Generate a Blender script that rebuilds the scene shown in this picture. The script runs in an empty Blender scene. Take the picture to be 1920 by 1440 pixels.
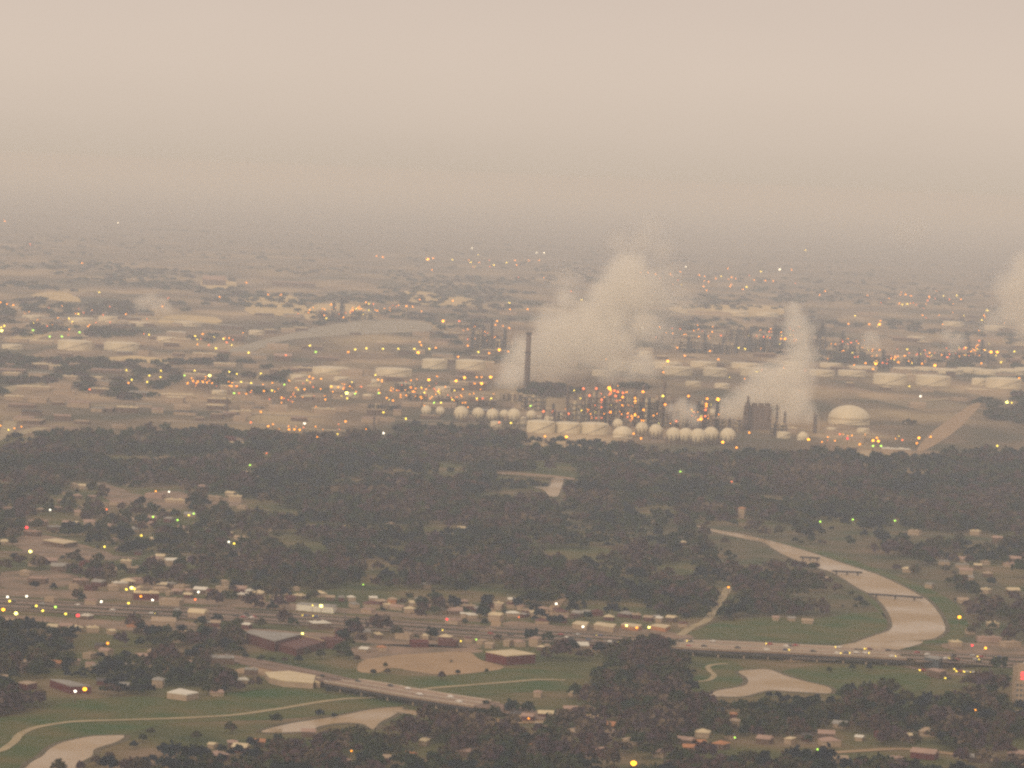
import bpy, bmesh, math, random
import numpy as np
from mathutils import Vector, Matrix, noise as mnoise

random.seed(7); rng = np.random.default_rng(7)
S = bpy.context.scene
COL = S.collection
R = math.radians

# ------------------------------------------------------------------ camera
H = 400.0; F = 6900.0; PITCH = math.atan(390/6900); ROLL = R(2.5)
cam_d = bpy.data.cameras.new('camera'); cam = bpy.data.objects.new('camera', cam_d); COL.objects.link(cam)
cam_d.sensor_width = 36; cam_d.lens = F/1920*36; cam_d.clip_start = 1; cam_d.clip_end = 200000
CM = Matrix.Rotation(math.pi/2 - PITCH, 3, 'X') @ Matrix.Rotation(ROLL, 3, 'Z')
cam.matrix_world = Matrix.Translation((0, 0, H)) @ CM.to_4x4()
S.camera = cam
# ------------------------------------------------------------------ world, sun, exposure
SUN_EL, SUN_AZ = R(22), R(205)
w = bpy.data.worlds.new('World'); S.world = w; w.use_nodes = True
nt = w.node_tree; N = nt.nodes; L = nt.links; N.clear()
out = N.new('ShaderNodeOutputWorld'); bg = N.new('ShaderNodeBackground')
sky = N.new('ShaderNodeTexSky'); sky.sky_type = 'NISHITA'; sky.sun_disc = False
sky.sun_elevation = SUN_EL; sky.sun_rotation = SUN_AZ; sky.air_density = 2; sky.dust_density = 6; sky.altitude = 100
geo = N.new('ShaderNodeTexCoord'); sep = N.new('ShaderNodeSeparateXYZ'); L.new(geo.outputs['Generated'], sep.inputs[0])
ramp = N.new('ShaderNodeValToRGB'); L.new(sep.outputs['Z'], ramp.inputs[0])
ramp.color_ramp.interpolation = 'B_SPLINE'
HZ = (4.75, 4.12, 3.52)
stops = [(0.0, (6.05, 5.08, 4.15)), (0.012, (6.65, 5.55, 4.6)), (0.03, (7.35, 6.12, 5.1)), (0.055, (6.6, 5.5, 4.75)), (0.30, (6.9, 5.75, 4.9)), (1.0, (8.1, 6.85, 6.0))]
el = ramp.color_ramp.elements
while len(el) < len(stops): el.new(0.5)
for e, (p, c) in zip(el, stops): e.position = p; e.color = (c[0]/18, c[1]/18, c[2]/18, 1)
nz = N.new('ShaderNodeTexNoise'); nz.inputs['Scale'].default_value = 9; nz.inputs['Detail'].default_value = 3
mp = N.new('ShaderNodeMapping'); mp.inputs['Scale'].default_value = (1, 1, 3.0)
L.new(geo.outputs['Generated'], mp.inputs[0]); L.new(mp.outputs[0], nz.inputs['Vector'])
mr = N.new('ShaderNodeMapRange'); mr.inputs['To Min'].default_value = 17.4; mr.inputs['To Max'].default_value = 18.6
L.new(nz.outputs['Fac'], mr.inputs['Value'])
sc_ = N.new('ShaderNodeVectorMath'); sc_.operation = 'SCALE'; L.new(ramp.outputs[0], sc_.inputs[0]); L.new(mr.outputs[0], sc_.inputs['Scale'])
mx = N.new('ShaderNodeMix'); mx.data_type = 'RGBA'; mx.inputs['Factor'].default_value = 0.94     # cloud deck over the clear sky
L.new(sky.outputs[0], mx.inputs['A']); L.new(sc_.outputs[0], mx.inputs['B'])
L.new(mx.outputs['Result'], bg.inputs['Color']); bg.inputs['Strength'].default_value = 0.10
L.new(bg.outputs[0], out.inputs['Surface'])
sd = bpy.data.lights.new('sun', 'SUN'); sd.energy = 1.5; sd.angle = R(30); sd.color = (1, .85, .68)
so = bpy.data.objects.new('sun', sd); COL.objects.link(so)
sdir = Vector((math.sin(SUN_AZ)*math.cos(SUN_EL), math.cos(SUN_AZ)*math.cos(SUN_EL), math.sin(SUN_EL)))
so.rotation_euler = sdir.to_track_quat('Z', 'Y').to_euler(); so.location = (0, 0, 900)
S.view_settings.view_transform = 'Standard'; S.view_settings.look = 'None'
S.view_settings.exposure = 0.0; S.view_settings.gamma = 1
S.render.film_transparent = False
cy = S.cycles
cy.max_bounces = 8; cy.diffuse_bounces = 2; cy.glossy_bounces = 2; cy.transmission_bounces = 1; cy.volume_bounces = 6
cy.transparent_max_bounces = 6; cy.use_denoising = False; cy.filter_width = 2.6
cy.volume_step_rate = 1.5; cy.volume_max_steps = 128

# ------------------------------------------------------------------ pixel (1920 x 1440) <-> world
CMn = np.array(CM)
def ray(u, v): return CMn @ np.array(((u-960)/F, (720-v)/F, -1.0))
def G(u, v, z=0.0):
    d = ray(u, v); t = (z-H)/d[2]; return Vector((d[0]*t, d[1]*t, z))
def P(u, v, D):
    d = ray(u, v); return Vector((d[0]*D, d[1]*D, H + d[2]*D))
def proj(x, y, z=0.0):
    p = np.stack([x, y, np.zeros_like(x)+z-H], -1) @ CMn
    return 960 + F*p[..., 0]/-p[..., 2], 720 - F*p[..., 1]/-p[..., 2], -p[..., 2]
def mpp(v, u=960):                                      # metres per photo pixel on the ground there
    p = G(u, v); return (Vector((p.x, p.y, -H)) @ CM)[2] / -F
def smooth(pts, closed=True, n=5):
    o = []; m = len(pts)
    rngi = range(m) if closed else range(m-1)
    for i in rngi:
        if closed: a, b, c, d = (pts[(i+k) % m] for k in (-1, 0, 1, 2))
        else: a, b, c, d = pts[max(i-1, 0)], pts[i], pts[i+1], pts[min(i+2, m-1)]
        for k in range(n):
            t = k/n
            o.append(tuple(.5*((2*b[j]) + (c[j]-a[j])*t + (2*a[j]-5*b[j]+4*c[j]-d[j])*t*t + (3*b[j]-a[j]-3*c[j]+d[j])*t**3) for j in range(len(b))))
    if not closed: o.append(pts[-1])
    return o

# ------------------------------------------------------------------ materials
def mat(name, col, rough=.8, var=.25, scale=.05, col2=None, metal=0, spec=.3, detail=4):
    m = bpy.data.materials.new(name); m.use_nodes = True; n = m.node_tree.nodes; l = m.node_tree.links
    b = n['Principled BSDF']; b.inputs['Roughness'].default_value = rough; b.inputs['Metallic'].default_value = metal
    b.inputs['Specular IOR Level'].default_value = spec
    tc = n.new('ShaderNodeTexCoord'); ns = n.new('ShaderNodeTexNoise'); ns.inputs['Scale'].default_value = scale; ns.inputs['Detail'].default_value = detail
    l.new(tc.outputs['Object'], ns.inputs['Vector'])
    mr = n.new('ShaderNodeMapRange'); mr.inputs['From Min'].default_value = .3; mr.inputs['From Max'].default_value = .7
    l.new(ns.outputs['Fac'], mr.inputs['Value'])
    mi = n.new('ShaderNodeMix'); mi.data_type = 'RGBA'; l.new(mr.outputs[0], mi.inputs['Factor'])
    c2 = col2 or tuple(c*(1-var) for c in col)
    mi.inputs['A'].default_value = (*col, 1); mi.inputs['B'].default_value = (*c2, 1)
    l.new(mi.outputs['Result'], b.inputs['Base Color'])
    return m
def lampmat(name, col, strength):
    m = bpy.data.materials.new(name); m.use_nodes = True; n = m.node_tree.nodes; l = m.node_tree.links
    n.clear(); o = n.new('ShaderNodeOutputMaterial'); e = n.new('ShaderNodeEmission')
    e.inputs[0].default_value = (*col, 1); e.inputs[1].default_value = strength; l.new(e.outputs[0], o.inputs[0])
    m.cycles.emission_sampling = 'NONE'; return m
M = {}
M['cream'] = mat('cream_roofing', (.66, .54, .34), .7, .15, .08)
M['white'] = mat('white_paint', (.74, .70, .60), .55, .15, .06)
M['tankwhite'] = mat('tank_paint', (.74, .64, .45), .5, .14, .05)
M['grey'] = mat('grey_roofing', (.34, .32, .29), .8, .3, .08)
M['pink'] = mat('dusty_pink_roofing', (.42, .28, .22), .8, .3, .1)
M['orange'] = mat('orange_roofing', (.5, .22, .1), .8, .3, .1)
M['red'] = mat('dark_red_cladding', (.13, .022, .022), .7, .3, .1)
M['maroon'] = mat('maroon_cladding', (.13, .04, .036), .7, .3, .1)
M['brown'] = mat('brown_wall', (.16, .1, .07), .8, .3, .1)
M['tan'] = mat('tan_wall', (.42, .31, .21), .8, .2, .1)
M['dark'] = mat('dark_shingle', (.09, .08, .08), .8, .3, .1)
M['blue'] = mat('blue_grey_glass_wall', (.1, .12, .14), .3, .3, .1)
M['steel'] = mat('weathered_steel', (.19, .13, .10), .6, .4, .1)
M['steel2'] = mat('dark_steel', (.06, .055, .06), .6, .4, .1)
M['concrete'] = mat('concrete', (.46, .36, .27), .85, .25, .03)
M['deck'] = mat('bridge_pavement', (.38, .26, .185), .85, .3, .02)
M['asphalt'] = mat('worn_pavement', (.27, .18, .135), .9, .45, .015, detail=6)
M['barrier'] = mat('barrier_concrete', (.5, .42, .34), .8, .2, .1)
M['paint'] = mat('road_paint', (.65, .6, .5), .7, .1, .1)
M['lit_yard'] = mat('lamplit_sandy_yard', (.72, .54, .26), .9, .35, .01, detail=7)  # far sandy ground with sodium lamplight painted into its colour
M['path'] = mat('pale_path', (.44, .35, .2), .9, .3, .05)
M['dirt'] = mat('bare_dirt', (.42, .28, .155), .95, .3, .02, detail=7)
M['lot'] = mat('worn_gravel_lot', (.33, .215, .15), .95, .5, .03, (.13, .10, .06), detail=8)
M['grass'] = mat('mown_grass', (.020, .072, .002), .95, 0, .02, (.12, .095, .02), detail=6)
M['grass2'] = mat('rough_meadow', (.035, .055, .012), .95, 0, .016, (.15, .10, .05), detail=7)
M['bark'] = mat('bark', (.07, .05, .04), .9, .3, .5)
M['rubber'] = mat('tyre_rubber', (.02, .02, .02), .8)
for k, c in dict(car_white=(.75, .72, .68), car_black=(.03, .03, .035), car_silver=(.4, .4, .4), car_red=(.35, .03, .03), car_blue=(.05, .07, .15)).items():
    M[k] = mat(k.replace('car_', '') + '_car_paint', c, .3, .1, .5, spec=.5)
LAMP = {'o': lampmat('sodium_lamp', (1, .31, .012), 4.6), 'O': lampmat('bright_sodium_lamp', (1, .37, .012), 6.5), 'y': lampmat('yellow_lamp', (1, .72, .07), 4.2),
        'g': lampmat('greenish_lamp', (.5, 1, .1), 3.4), 'w': lampmat('white_lamp', (1, .92, .75), 4.5), 'r': lampmat('red_lamp', (1, .19, .05), 3.2),
        'R': lampmat('bright_red_lamp', (1, .04, .05), 4.2), 'Y': lampmat('bright_yellow_lamp', (1, .9, .2), 7)}
# water
m = bpy.data.materials.new('muddy_water'); m.use_nodes = True; n = m.node_tree.nodes; l = m.node_tree.links; b = n['Principled BSDF']
b.inputs['Base Color'].default_value = (.29, .18, .085, 1); b.inputs['Roughness'].default_value = .28; b.inputs['IOR'].default_value = 1.25
tc = n.new('ShaderNodeTexCoord'); ns = n.new('ShaderNodeTexNoise'); ns.inputs['Scale'].default_value = .25; ns.inputs['Detail'].default_value = 3
bp = n.new('ShaderNodeBump'); bp.inputs['Strength'].default_value = .25; bp.inputs['Distance'].default_value = .3
l.new(tc.outputs['Object'], ns.inputs['Vector']); l.new(ns.outputs['Fac'], bp.inputs['Height']); l.new(bp.outputs[0], b.inputs['Normal'])
n2 = n.new('ShaderNodeTexNoise'); n2.inputs['Scale'].default_value = .012; n2.inputs['Detail'].default_value = 5; l.new(tc.outputs['Object'], n2.inputs['Vector'])
r2 = n.new('ShaderNodeMapRange'); r2.inputs['From Min'].default_value = .35; r2.inputs['From Max'].default_value = .65; r2.inputs['To Min'].default_value = .12; r2.inputs['To Max'].default_value = .5; l.new(n2.outputs['Fac'], r2.inputs['Value']); l.new(r2.outputs[0], b.inputs['Roughness'])
c2 = n.new('ShaderNodeMix'); c2.data_type = 'RGBA'; l.new(n2.outputs['Fac'], c2.inputs['Factor']); c2.inputs['A'].default_value = (.40, .26, .125, 1); c2.inputs['B'].default_value = (.34, .24, .125, 1); l.new(c2.outputs['Result'], b.inputs['Base Color'])
M['water'] = m
M['shaded_mud'] = mat('shaded_muddy_bank', (.07, .065, .025), .9, .3, .05, (.14, .10, .06))  # bank mud, with the shadow along the water's edge put into its dark tone
M['dull_water'] = mat('distant_dull_water', (.36, .31, .22), .6, .3, .01)
# foliage with a tint stored per tree
def foliage(name, attr=True, ramp_cols=None):
    m = bpy.data.materials.new(name); m.use_nodes = True; n = m.node_tree.nodes; l = m.node_tree.links; b = n['Principled BSDF']
    b.inputs['Roughness'].default_value = .85; b.inputs['Specular IOR Level'].default_value = .15
    rp = n.new('ShaderNodeValToRGB'); rp.color_ramp.interpolation = 'LINEAR'
    if attr:
        a = n.new('ShaderNodeAttribute'); a.attribute_name = 'tint'; l.new(a.outputs['Fac'], rp.inputs[0])
    else:
        a = n.new('ShaderNodeObjectInfo'); l.new(a.outputs['Random'], rp.inputs[0])
    cols = ramp_cols
    e = rp.color_ramp.elements
    while len(e) < len(cols): e.new(.5)
    for i, (x, c) in enumerate(zip(e, cols)): x.position = i/(len(cols)-1); x.color = (*c, 1)
    l.new(rp.outputs[0], b.inputs['Base Color']); return m
TREECOLS = [(.004, .012, .024), (.008, .022, .018), (.022, .038, .010), (.052, .050, .020), (.072, .036, .030), (.046, .028, .046), (.12, .085, .05)]
M['wood_leaves'] = foliage('woodland_foliage', True, TREECOLS)
M['leaves'] = foliage('tree_foliage', False, TREECOLS)

# ------------------------------------------------------------------ mesh helpers
class MB:
    def __init__(s): s.v = []; s.f = []; s.m = []
    def add(s, vs, fs, mi=0):
        o = len(s.v); s.v += [tuple(q) for q in vs]; s.f += [tuple(i+o for i in f) for f in fs]; s.m += [mi]*len(fs); return s
    def box(s, c, size, rot=0, mi=0):
        w, d, h = size[0]/2, size[1]/2, size[2]; ca, sa = math.cos(rot), math.sin(rot); vs = []
        for z in (0, h):
            for x, y in ((-w, -d), (w, -d), (w, d), (-w, d)): vs.append((c[0]+x*ca-y*sa, c[1]+x*sa+y*ca, c[2]+z))
        return s.add(vs, [(3, 2, 1, 0), (4, 5, 6, 7), (0, 1, 5, 4), (1, 2, 6, 5), (2, 3, 7, 6), (3, 0, 4, 7)], mi)
    def lathe(s, prof, n=16, c=(0, 0, 0), mi=0):        # prof: (r, z) from bottom to top
        vs = []; fs = []
        for r, z in prof:
            for k in range(n): a = 2*math.pi*k/n; vs.append((c[0]+r*math.cos(a), c[1]+r*math.sin(a), c[2]+z))
        for i in range(len(prof)-1):
            for k in range(n): fs.append((i*n+k, i*n+(k+1) % n, (i+1)*n+(k+1) % n, (i+1)*n+k))
        fs.append(tuple(range(n-1, -1, -1))); fs.append(tuple((len(prof)-1)*n+k for k in range(n)))
        return s.add(vs, fs, mi)
    def prism(s, poly, z0, z1, mi=0):
        n = len(poly); a = sum(poly[i][0]*poly[(i+1) % n][1]-poly[(i+1) % n][0]*poly[i][1] for i in range(n))
        if a < 0: poly = poly[::-1]
        vs = [(p[0], p[1], z0) for p in poly] + [(p[0], p[1], z1) for p in poly]
        return s.add(vs, [tuple(range(n-1, -1, -1)), tuple(range(n, 2*n))] + [(i, (i+1) % n, n+(i+1) % n, n+i) for i in range(n)], mi)
    def bar(s, a, b, r, n=5, mi=0):
        a = Vector(a); b = Vector(b); d = (b-a).normalized(); x = d.orthogonal().normalized(); y = d.cross(x); vs = []
        r0, r1 = r if isinstance(r, tuple) else (r, r)
        for q, rr in ((a, r0), (b, r1)):
            for k in range(n): t = 2*math.pi*k/n; vs.append(q + x*rr*math.cos(t) + y*rr*math.sin(t))
        return s.add(vs, [(k, (k+1) % n, n+(k+1) % n, n+k) for k in range(n)] + [tuple(range(n-1, -1, -1)), tuple(range(n, 2*n))], mi)
    def ribbon(s, pts, w, z=None, off=0, th=None, mi=0):
        P_ = [Vector(p[:2]) for p in pts]; Z = [(p[2] if z is None else z) for p in pts]; Lf = []; Rt = []
        for i, p in enumerate(P_):
            d = (P_[min(i+1, len(P_)-1)] - P_[max(i-1, 0)]).normalized(); nn = Vector((-d.y, d.x))
            Lf.append(p + nn*(off+w/2)); Rt.append(p + nn*(off-w/2))
        n = len(P_); vs = [(q.x, q.y, z_) for q, z_ in zip(Lf, Z)] + [(q.x, q.y, z_) for q, z_ in zip(Rt, Z)]
        fs = [(i, n+i, n+i+1, i+1) for i in range(n-1)]
        if th:
            vs += [(x, y, z_-th) for x, y, z_ in vs]; m_ = 2*n
            fs += [(m_+i+1, m_+n+i+1, m_+n+i, m_+i) for i in range(n-1)]
            fs += [(i, i+1, m_+i+1, m_+i) for i in range(n-1)] + [(n+i+1, n+i, m_+n+i, m_+n+i+1) for i in range(n-1)]
            fs += [(0, m_, m_+n, n), (n-1, 2*n-1, m_+2*n-1, m_+n-1)]
        return s.add(vs, fs, mi)
    def mesh(s, name, mats, sm=False):
        me = bpy.data.meshes.new(name); me.from_pydata(s.v, [], s.f)
        for q in (mats if isinstance(mats, (list, tuple)) else [mats]): me.materials.append(q)
        me.polygons.foreach_set('material_index', s.m)
        if sm: me.polygons.foreach_set('use_smooth', [True]*len(s.f))
        me.update(); return me
def link(name, me, parent=None, loc=(0, 0, 0), rz=0, sc=None):
    o = bpy.data.objects.new(name, me); COL.objects.link(o)
    if parent is not None: o.parent = parent
    o.location = loc
    if rz: o.rotation_euler = (0, 0, rz)
    if sc: o.scale = sc
    return o
def struct(name, mb, m):
    o = link(name, mb.mesh(name, m)); o['kind'] = 'structure'; return o
def localise(mb, c):
    mb.v = [(x-c[0], y-c[1], z-(c[2] if len(c) > 2 else 0)) for x, y, z in mb.v]; return mb

# things register a description; the labels are made unique at the end
THINGS = []
def reg(o, desc, cat, u, v, group=None, fixed=False):
    o['category'] = cat; THINGS.append([o, desc, u, v, fixed])
    if group: o['group'] = group
    return o
LAND = [(990, 665, 'tall dark chimney'), (1090, 610, 'huge slanting steam plume'), (1480, 700, 'upright steam plume'), (1595, 782, 'big white dome'),
        (1310, 815, 'row of large white spheres'), (860, 775, 'row of small pale spheres'), (1065, 800, 'cream tank block'), (955, 1232, 'red warehouse'),
        (520, 1200, 'large maroon hall'), (555, 1270, 'long cream-roofed building'), (1700, 1150, 'wide river bend'), (1430, 1215, 'highway bridge'),
        (765, 1300, 'small road bridge'), (800, 1245, 'bare dirt field'), (330, 1347, 'pale riverside path'), (1450, 1280, 'lower river pool'),
        (150, 1402, 'river pool in the corner'), (285, 575, 'small far steam plume'), (1890, 590, 'steam plume at the edge'), (1780, 800, 'slanting dirt road'),
        (180, 647, 'pair of far tanks'), (850, 683, 'two round central tanks'), (1780, 712, 'long row of tanks'), (1035, 895, 'canal road bridge'),
        (112, 1014, 'low cream flat roof'), (1420, 775, 'dark cooling tower block'), (1905, 1285, 'tall tan tower'), (1115, 1170, 'pair of lit shops'),
        (60, 1140, 'lit junction at the edge'), (340, 1298, 'small white-roofed house'), (130, 1285, 'red brick house'), (600, 620, 'far pale channel'),
        (650, 740, 'lamp-dotted rail yards'), (1340, 520, 'far row of lamps'), (600, 1135, 'white lit shopfront'), (300, 935, 'pale clearing'),
        (640, 950, 'middle of the dark wood'), (1180, 1400, 'bright roadside flare'), (700, 1390, 'wood near the bottom edge')]
ORD = 'first second third fourth fifth sixth seventh eighth ninth tenth eleventh twelfth thirteenth fourteenth fifteenth sixteenth seventeenth eighteenth nineteenth twentieth'.split()
ORD += ['twenty-' + a for a in ORD[:9]] + ['thirtieth'] + ['thirty-' + a for a in ORD[:9]] + ['fortieth'] + ['forty-' + a for a in ORD[:9]]
def finish_labels():
    base = {}
    for t in THINGS:
        o, desc, u, v, fixed = t
        if fixed: o['label'] = desc; continue
        k, best = None, 1e9
        for lx, ly, nm in LAND:
            d = math.hypot(u-lx, (v-ly)*1.6)
            if d < best: best, k = d, (lx, ly, nm)
        dx, dy = u-k[0], (v-k[1])*1.8
        rel = ('left of' if dx < 0 else 'right of') if abs(dx) > abs(dy) else ('beyond' if dy < 0 else 'in front of')
        if best < 12: rel = 'beside'
        q = '' if best < 12 else ('just ' if best < 55 else ('' if best < 150 else 'well '))
        lab = f"{desc} {q}{rel} the {k[2]}"
        base.setdefault(lab, []).append((u, o))
    for lab, lst in base.items():
        if lst[0][1]['category'] == 'tree':
            for u, o in lst: o['label'] = lab; o['group'] = lab
            continue
        lst.sort(key=lambda a: a[0])
        for i, (u, o) in enumerate(lst):
            o['label'] = lab if len(lst) == 1 else (lab + ', ' + (ORD[i] + ' from the left' if i else 'leftmost')).replace(' photo ', ' ')
            if len(lst) > 1 and i == len(lst)-1: o['label'] = lab + ', rightmost'

# ------------------------------------------------------------------ masks over the photo (4 px cells)
gu, gv = np.meshgrid(np.arange(-200, 2120, 4.0), np.arange(380, 1520, 4.0))
KO = np.zeros(gu.shape); BKO = np.zeros(gu.shape); DEN = np.zeros(gu.shape)
def inside(poly, U=gu, V=gv):
    r = np.zeros(U.shape, bool); n = len(poly)
    for i in range(n):
        x1, y1 = poly[i][:2]; x2, y2 = poly[(i+1) % n][:2]
        if y1 == y2: continue
        c = ((y1 > V) != (y2 > V)) & (U < (x2-x1)*(V-y1)/(y2-y1)+x1); r ^= c
    return r
def keep(poly, w=1.0, base_only=False):
    k = inside(poly)
    if not base_only: KO[k] = np.maximum(KO[k], w)
    BKO[k] = 1
def keep_rect(x0, y0, x1, y1, w=1.0): keep([(x0, y0), (x1, y0), (x1, y1), (x0, y1)], w)
def idx(u, v): return np.clip(((v-380)/4).astype(int), 0, gu.shape[0]-1), np.clip(((u+200)/4).astype(int), 0, gu.shape[1]-1)

# ------------------------------------------------------------------ ground
def ground_mat():
    m = bpy.data.materials.new('land'); m.use_nodes = True; n = m.node_tree.nodes; l = m.node_tree.links; b = n['Principled BSDF']
    b.inputs['Roughness'].default_value = .95; b.inputs['Specular IOR Level'].default_value = .1
    g = n.new('ShaderNodeNewGeometry')
    def noise(scale, det=4, sx=(1, 1, 1)):
        mp = n.new('ShaderNodeMapping'); mp.inputs['Scale'].default_value = sx; l.new(g.outputs['Position'], mp.inputs[0])
        x = n.new('ShaderNodeTexNoise'); x.inputs['Scale'].default_value = scale; x.inputs['Detail'].default_value = det; l.new(mp.outputs[0], x.inputs['Vector']); return x.outputs['Fac']
    def rmp(fac, cols, inter='LINEAR'):
        r = n.new('ShaderNodeValToRGB'); r.color_ramp.interpolation = inter; l.new(fac, r.inputs[0]); e = r.color_ramp.elements
        while len(e) < len(cols): e.new(.5)
        for x, (p, c) in zip(e, cols): x.position = p; x.color = (*c, 1)
        return r.outputs[0]
    near = rmp(noise(.01, 7), [(.32, (.04, .06, .016)), (.47, (.10, .10, .032)), (.58, (.16, .12, .055)), (.7, (.24, .17, .11))])
    vr = n.new('ShaderNodeTexVoronoi'); vr.inputs['Scale'].default_value = .0065; mp = n.new('ShaderNodeMapping'); mp.inputs['Scale'].default_value = (1, .45, 1)
    mp.inputs['Rotation'].default_value = (0, 0, .15)
    l.new(g.outputs['Position'], mp.inputs[0]); l.new(mp.outputs[0], vr.inputs['Vector'])
    sp = n.new('ShaderNodeSeparateColor'); l.new(vr.outputs['Color'], sp.inputs[0])
    lots = rmp(sp.outputs['Red'], [(0, (.05, .052, .035)), (.35, (.075, .07, .045)), (.5, (.14, .09, .065)), (.7, (.17, .13, .09)), (.85, (.28, .2, .14)), (1, (.42, .33, .22))])
    streak = rmp(noise(.004, 8, (1, .35, 1)), [(.32, (.05, .055, .03)), (.42, (.12, .10, .05)), (.49, (.25, .17, .10)), (.56, (.46, .33, .18)), (.66, (.72, .54, .30))])
    m1 = n.new('ShaderNodeMix'); m1.data_type = 'RGBA'; m1.inputs['Factor'].default_value = .55; l.new(lots, m1.inputs['A']); l.new(streak, m1.inputs['B'])
    xyz = n.new('ShaderNodeSeparateXYZ'); l.new(g.outputs['Position'], xyz.inputs[0])
    mr = n.new('ShaderNodeMapRange'); mr.inputs['From Min'].default_value = 5150; mr.inputs['From Max'].default_value = 5450; l.new(xyz.outputs['Y'], mr.inputs['Value'])
    m2 = n.new('ShaderNodeMix'); m2.data_type = 'RGBA'; l.new(mr.outputs[0], m2.inputs['Factor']); l.new(near, m2.inputs['A']); l.new(m1.outputs['Result'], m2.inputs['B'])
    mf = n.new('ShaderNodeMapRange'); mf.inputs['From Min'].default_value = 9000; mf.inputs['From Max'].default_value = 21000; l.new(xyz.outputs['Y'], mf.inputs['Value'])  # distant land evens out: haze painted into the ground colour
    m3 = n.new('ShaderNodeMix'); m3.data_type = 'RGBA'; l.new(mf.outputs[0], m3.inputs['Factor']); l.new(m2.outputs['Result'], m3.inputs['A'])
    haze_tone = rmp(noise(.0006, 3), [(.35, (.15, .125, .095)), (.65, (.21, .17, .13))]); l.new(haze_tone, m3.inputs['B'])
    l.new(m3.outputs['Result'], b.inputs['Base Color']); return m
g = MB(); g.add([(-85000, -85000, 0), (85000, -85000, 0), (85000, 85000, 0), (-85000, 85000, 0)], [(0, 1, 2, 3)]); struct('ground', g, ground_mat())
def sheet(name, poly, m, z, jit=0, sm=5, ko=None, base=True):
    pts = smooth(poly, True, sm) if sm else poly
    q = [(u + rng.normal()*jit*2, v + rng.normal()*jit*.5) for u, v in pts]
    W = [G(u, v) for u, v in q]; mb = MB(); a = sum(W[i].x*W[(i+1) % len(W)].y - W[(i+1) % len(W)].x*W[i].y for i in range(len(W)))
    if a < 0: W = W[::-1]
    mb.add([(p.x, p.y, z) for p in W], [tuple(range(len(W)))])
    if ko is not None: keep(pts, ko)
    elif base: keep(pts, 0, True)
    return struct(name, mb, m)

# grass and meadows
sheet('grass', [(-160, 1480), (-160, 1352), (0, 1345), (90, 1325), (170, 1311), (260, 1306), (330, 1308), (420, 1300), (520, 1290), (610, 1283), (660, 1290), (730, 1305), (760, 1318),
      (720, 1330), (640, 1338), (560, 1346), (500, 1350), (380, 1354), (300, 1360), (250, 1374), (210, 1380), (150, 1385), (100, 1400), (60, 1430), (30, 1480)], M['grass'], .12, .6, ko=.55)
sheet('grass', [(640, 1268), (690, 1262), (800, 1268), (900, 1262), (960, 1252), (1060, 1262), (1110, 1275), (1080, 1292), (980, 1298), (900, 1304), (820, 1300), (720, 1284)], M['grass'], .12, .6, ko=.75)
sheet('grass', [(1288, 1196), (1315, 1178), (1360, 1164), (1430, 1158), (1520, 1160), (1600, 1150), (1655, 1150), (1672, 1172), (1655, 1190), (1590, 1206), (1500, 1205), (1400, 1200)], M['grass'], .12, .5, ko=.8)
sheet('grass', [(1500, 1024), (1560, 1038), (1640, 1065), (1720, 1095), (1790, 1130), (1815, 1170), (1800, 1200), (1752, 1206), (1700, 1204), (1660, 1160), (1600, 1100), (1540, 1066), (1480, 1040), (1440, 1012)], M['grass'], .12, .5, ko=.8)
sheet('grass', [(1540, 1246), (1640, 1250), (1720, 1256), (1745, 1280), (1700, 1300), (1620, 1304), (1556, 1303), (1500, 1280), (1460, 1262)], M['grass'], .12, .5, ko=.5)
sheet('grass', [(1330, 1242), (1375, 1240), (1400, 1262), (1408, 1282), (1380, 1296), (1330, 1300), (1290, 1290), (1310, 1262)], M['grass'], .12, .5, ko=.7)
sheet('meadow', [(1150, 968), (1230, 968), (1340, 985), (1470, 985), (1650, 990), (1700, 1000), (1790, 1050), (1920, 1110), (2080, 1120), (2080, 1200), (1800, 1208), (1640, 1212), (1300, 1202), (1290, 1192),
      (1400, 1130), (1450, 1100), (1330, 1060), (1230, 1030), (1160, 1010)], M['grass2'], .06, 1, ko=None, base=False)
sheet('meadow', [(960, 925), (1040, 930), (1120, 945), (1140, 975), (1080, 1000), (1010, 1000), (960, 1010), (940, 985), (990, 965)], M['grass2'], .06, 1, ko=None, base=False)
sheet('dirt_field', [(672, 1259), (678, 1240), (730, 1230), (790, 1226), (871, 1222), (903, 1238), (945, 1251), (907, 1260), (835, 1266), (780, 1260), (735, 1253), (708, 1262)], M['dirt'], .22, .4, ko=1)
sheet('dirt_field', [(440, 1258), (480, 1250), (560, 1254), (600, 1262), (560, 1268), (470, 1266)], M['dirt'], .22, .4, ko=.5)
for poly in ([(255, 945), (270, 928), (310, 920), (350, 925), (357, 945), (330, 952)], [(385, 948), (390, 934), (430, 932), (452, 936), (440, 950)], [(185, 905), (260, 930), (265, 946), (210, 940)],
             [(405, 826), (430, 818), (465, 826), (472, 845), (440, 838)], [(408, 886), (470, 884), (525, 889), (520, 895), (420, 891)], [(0, 799), (80, 797), (170, 806), (165, 816), (60, 816), (0, 812)],
             [(380, 1140), (420, 1138), (470, 1148), (440, 1162), (390, 1160)], [(240, 1160), (330, 1162), (380, 1178), (300, 1180), (240, 1172)], [(20, 1020), (60, 1000), (150, 1020), (215, 1040), (210, 1050), (90, 1045)],
             [(0, 1075), (90, 1070), (150, 1085), (100, 1102), (0, 1100)]):
    sheet('clearing', poly, M['lot'], .2, 1.6, ko=.35)
sheet('clearing', [(1719, 842), (1747, 811), (1782, 785), (1811, 765), (1828, 756), (1841, 756), (1815, 787), (1791, 809), (1758, 831), (1730, 846)], M['dirt'], .3, .2, ko=1)
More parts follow.
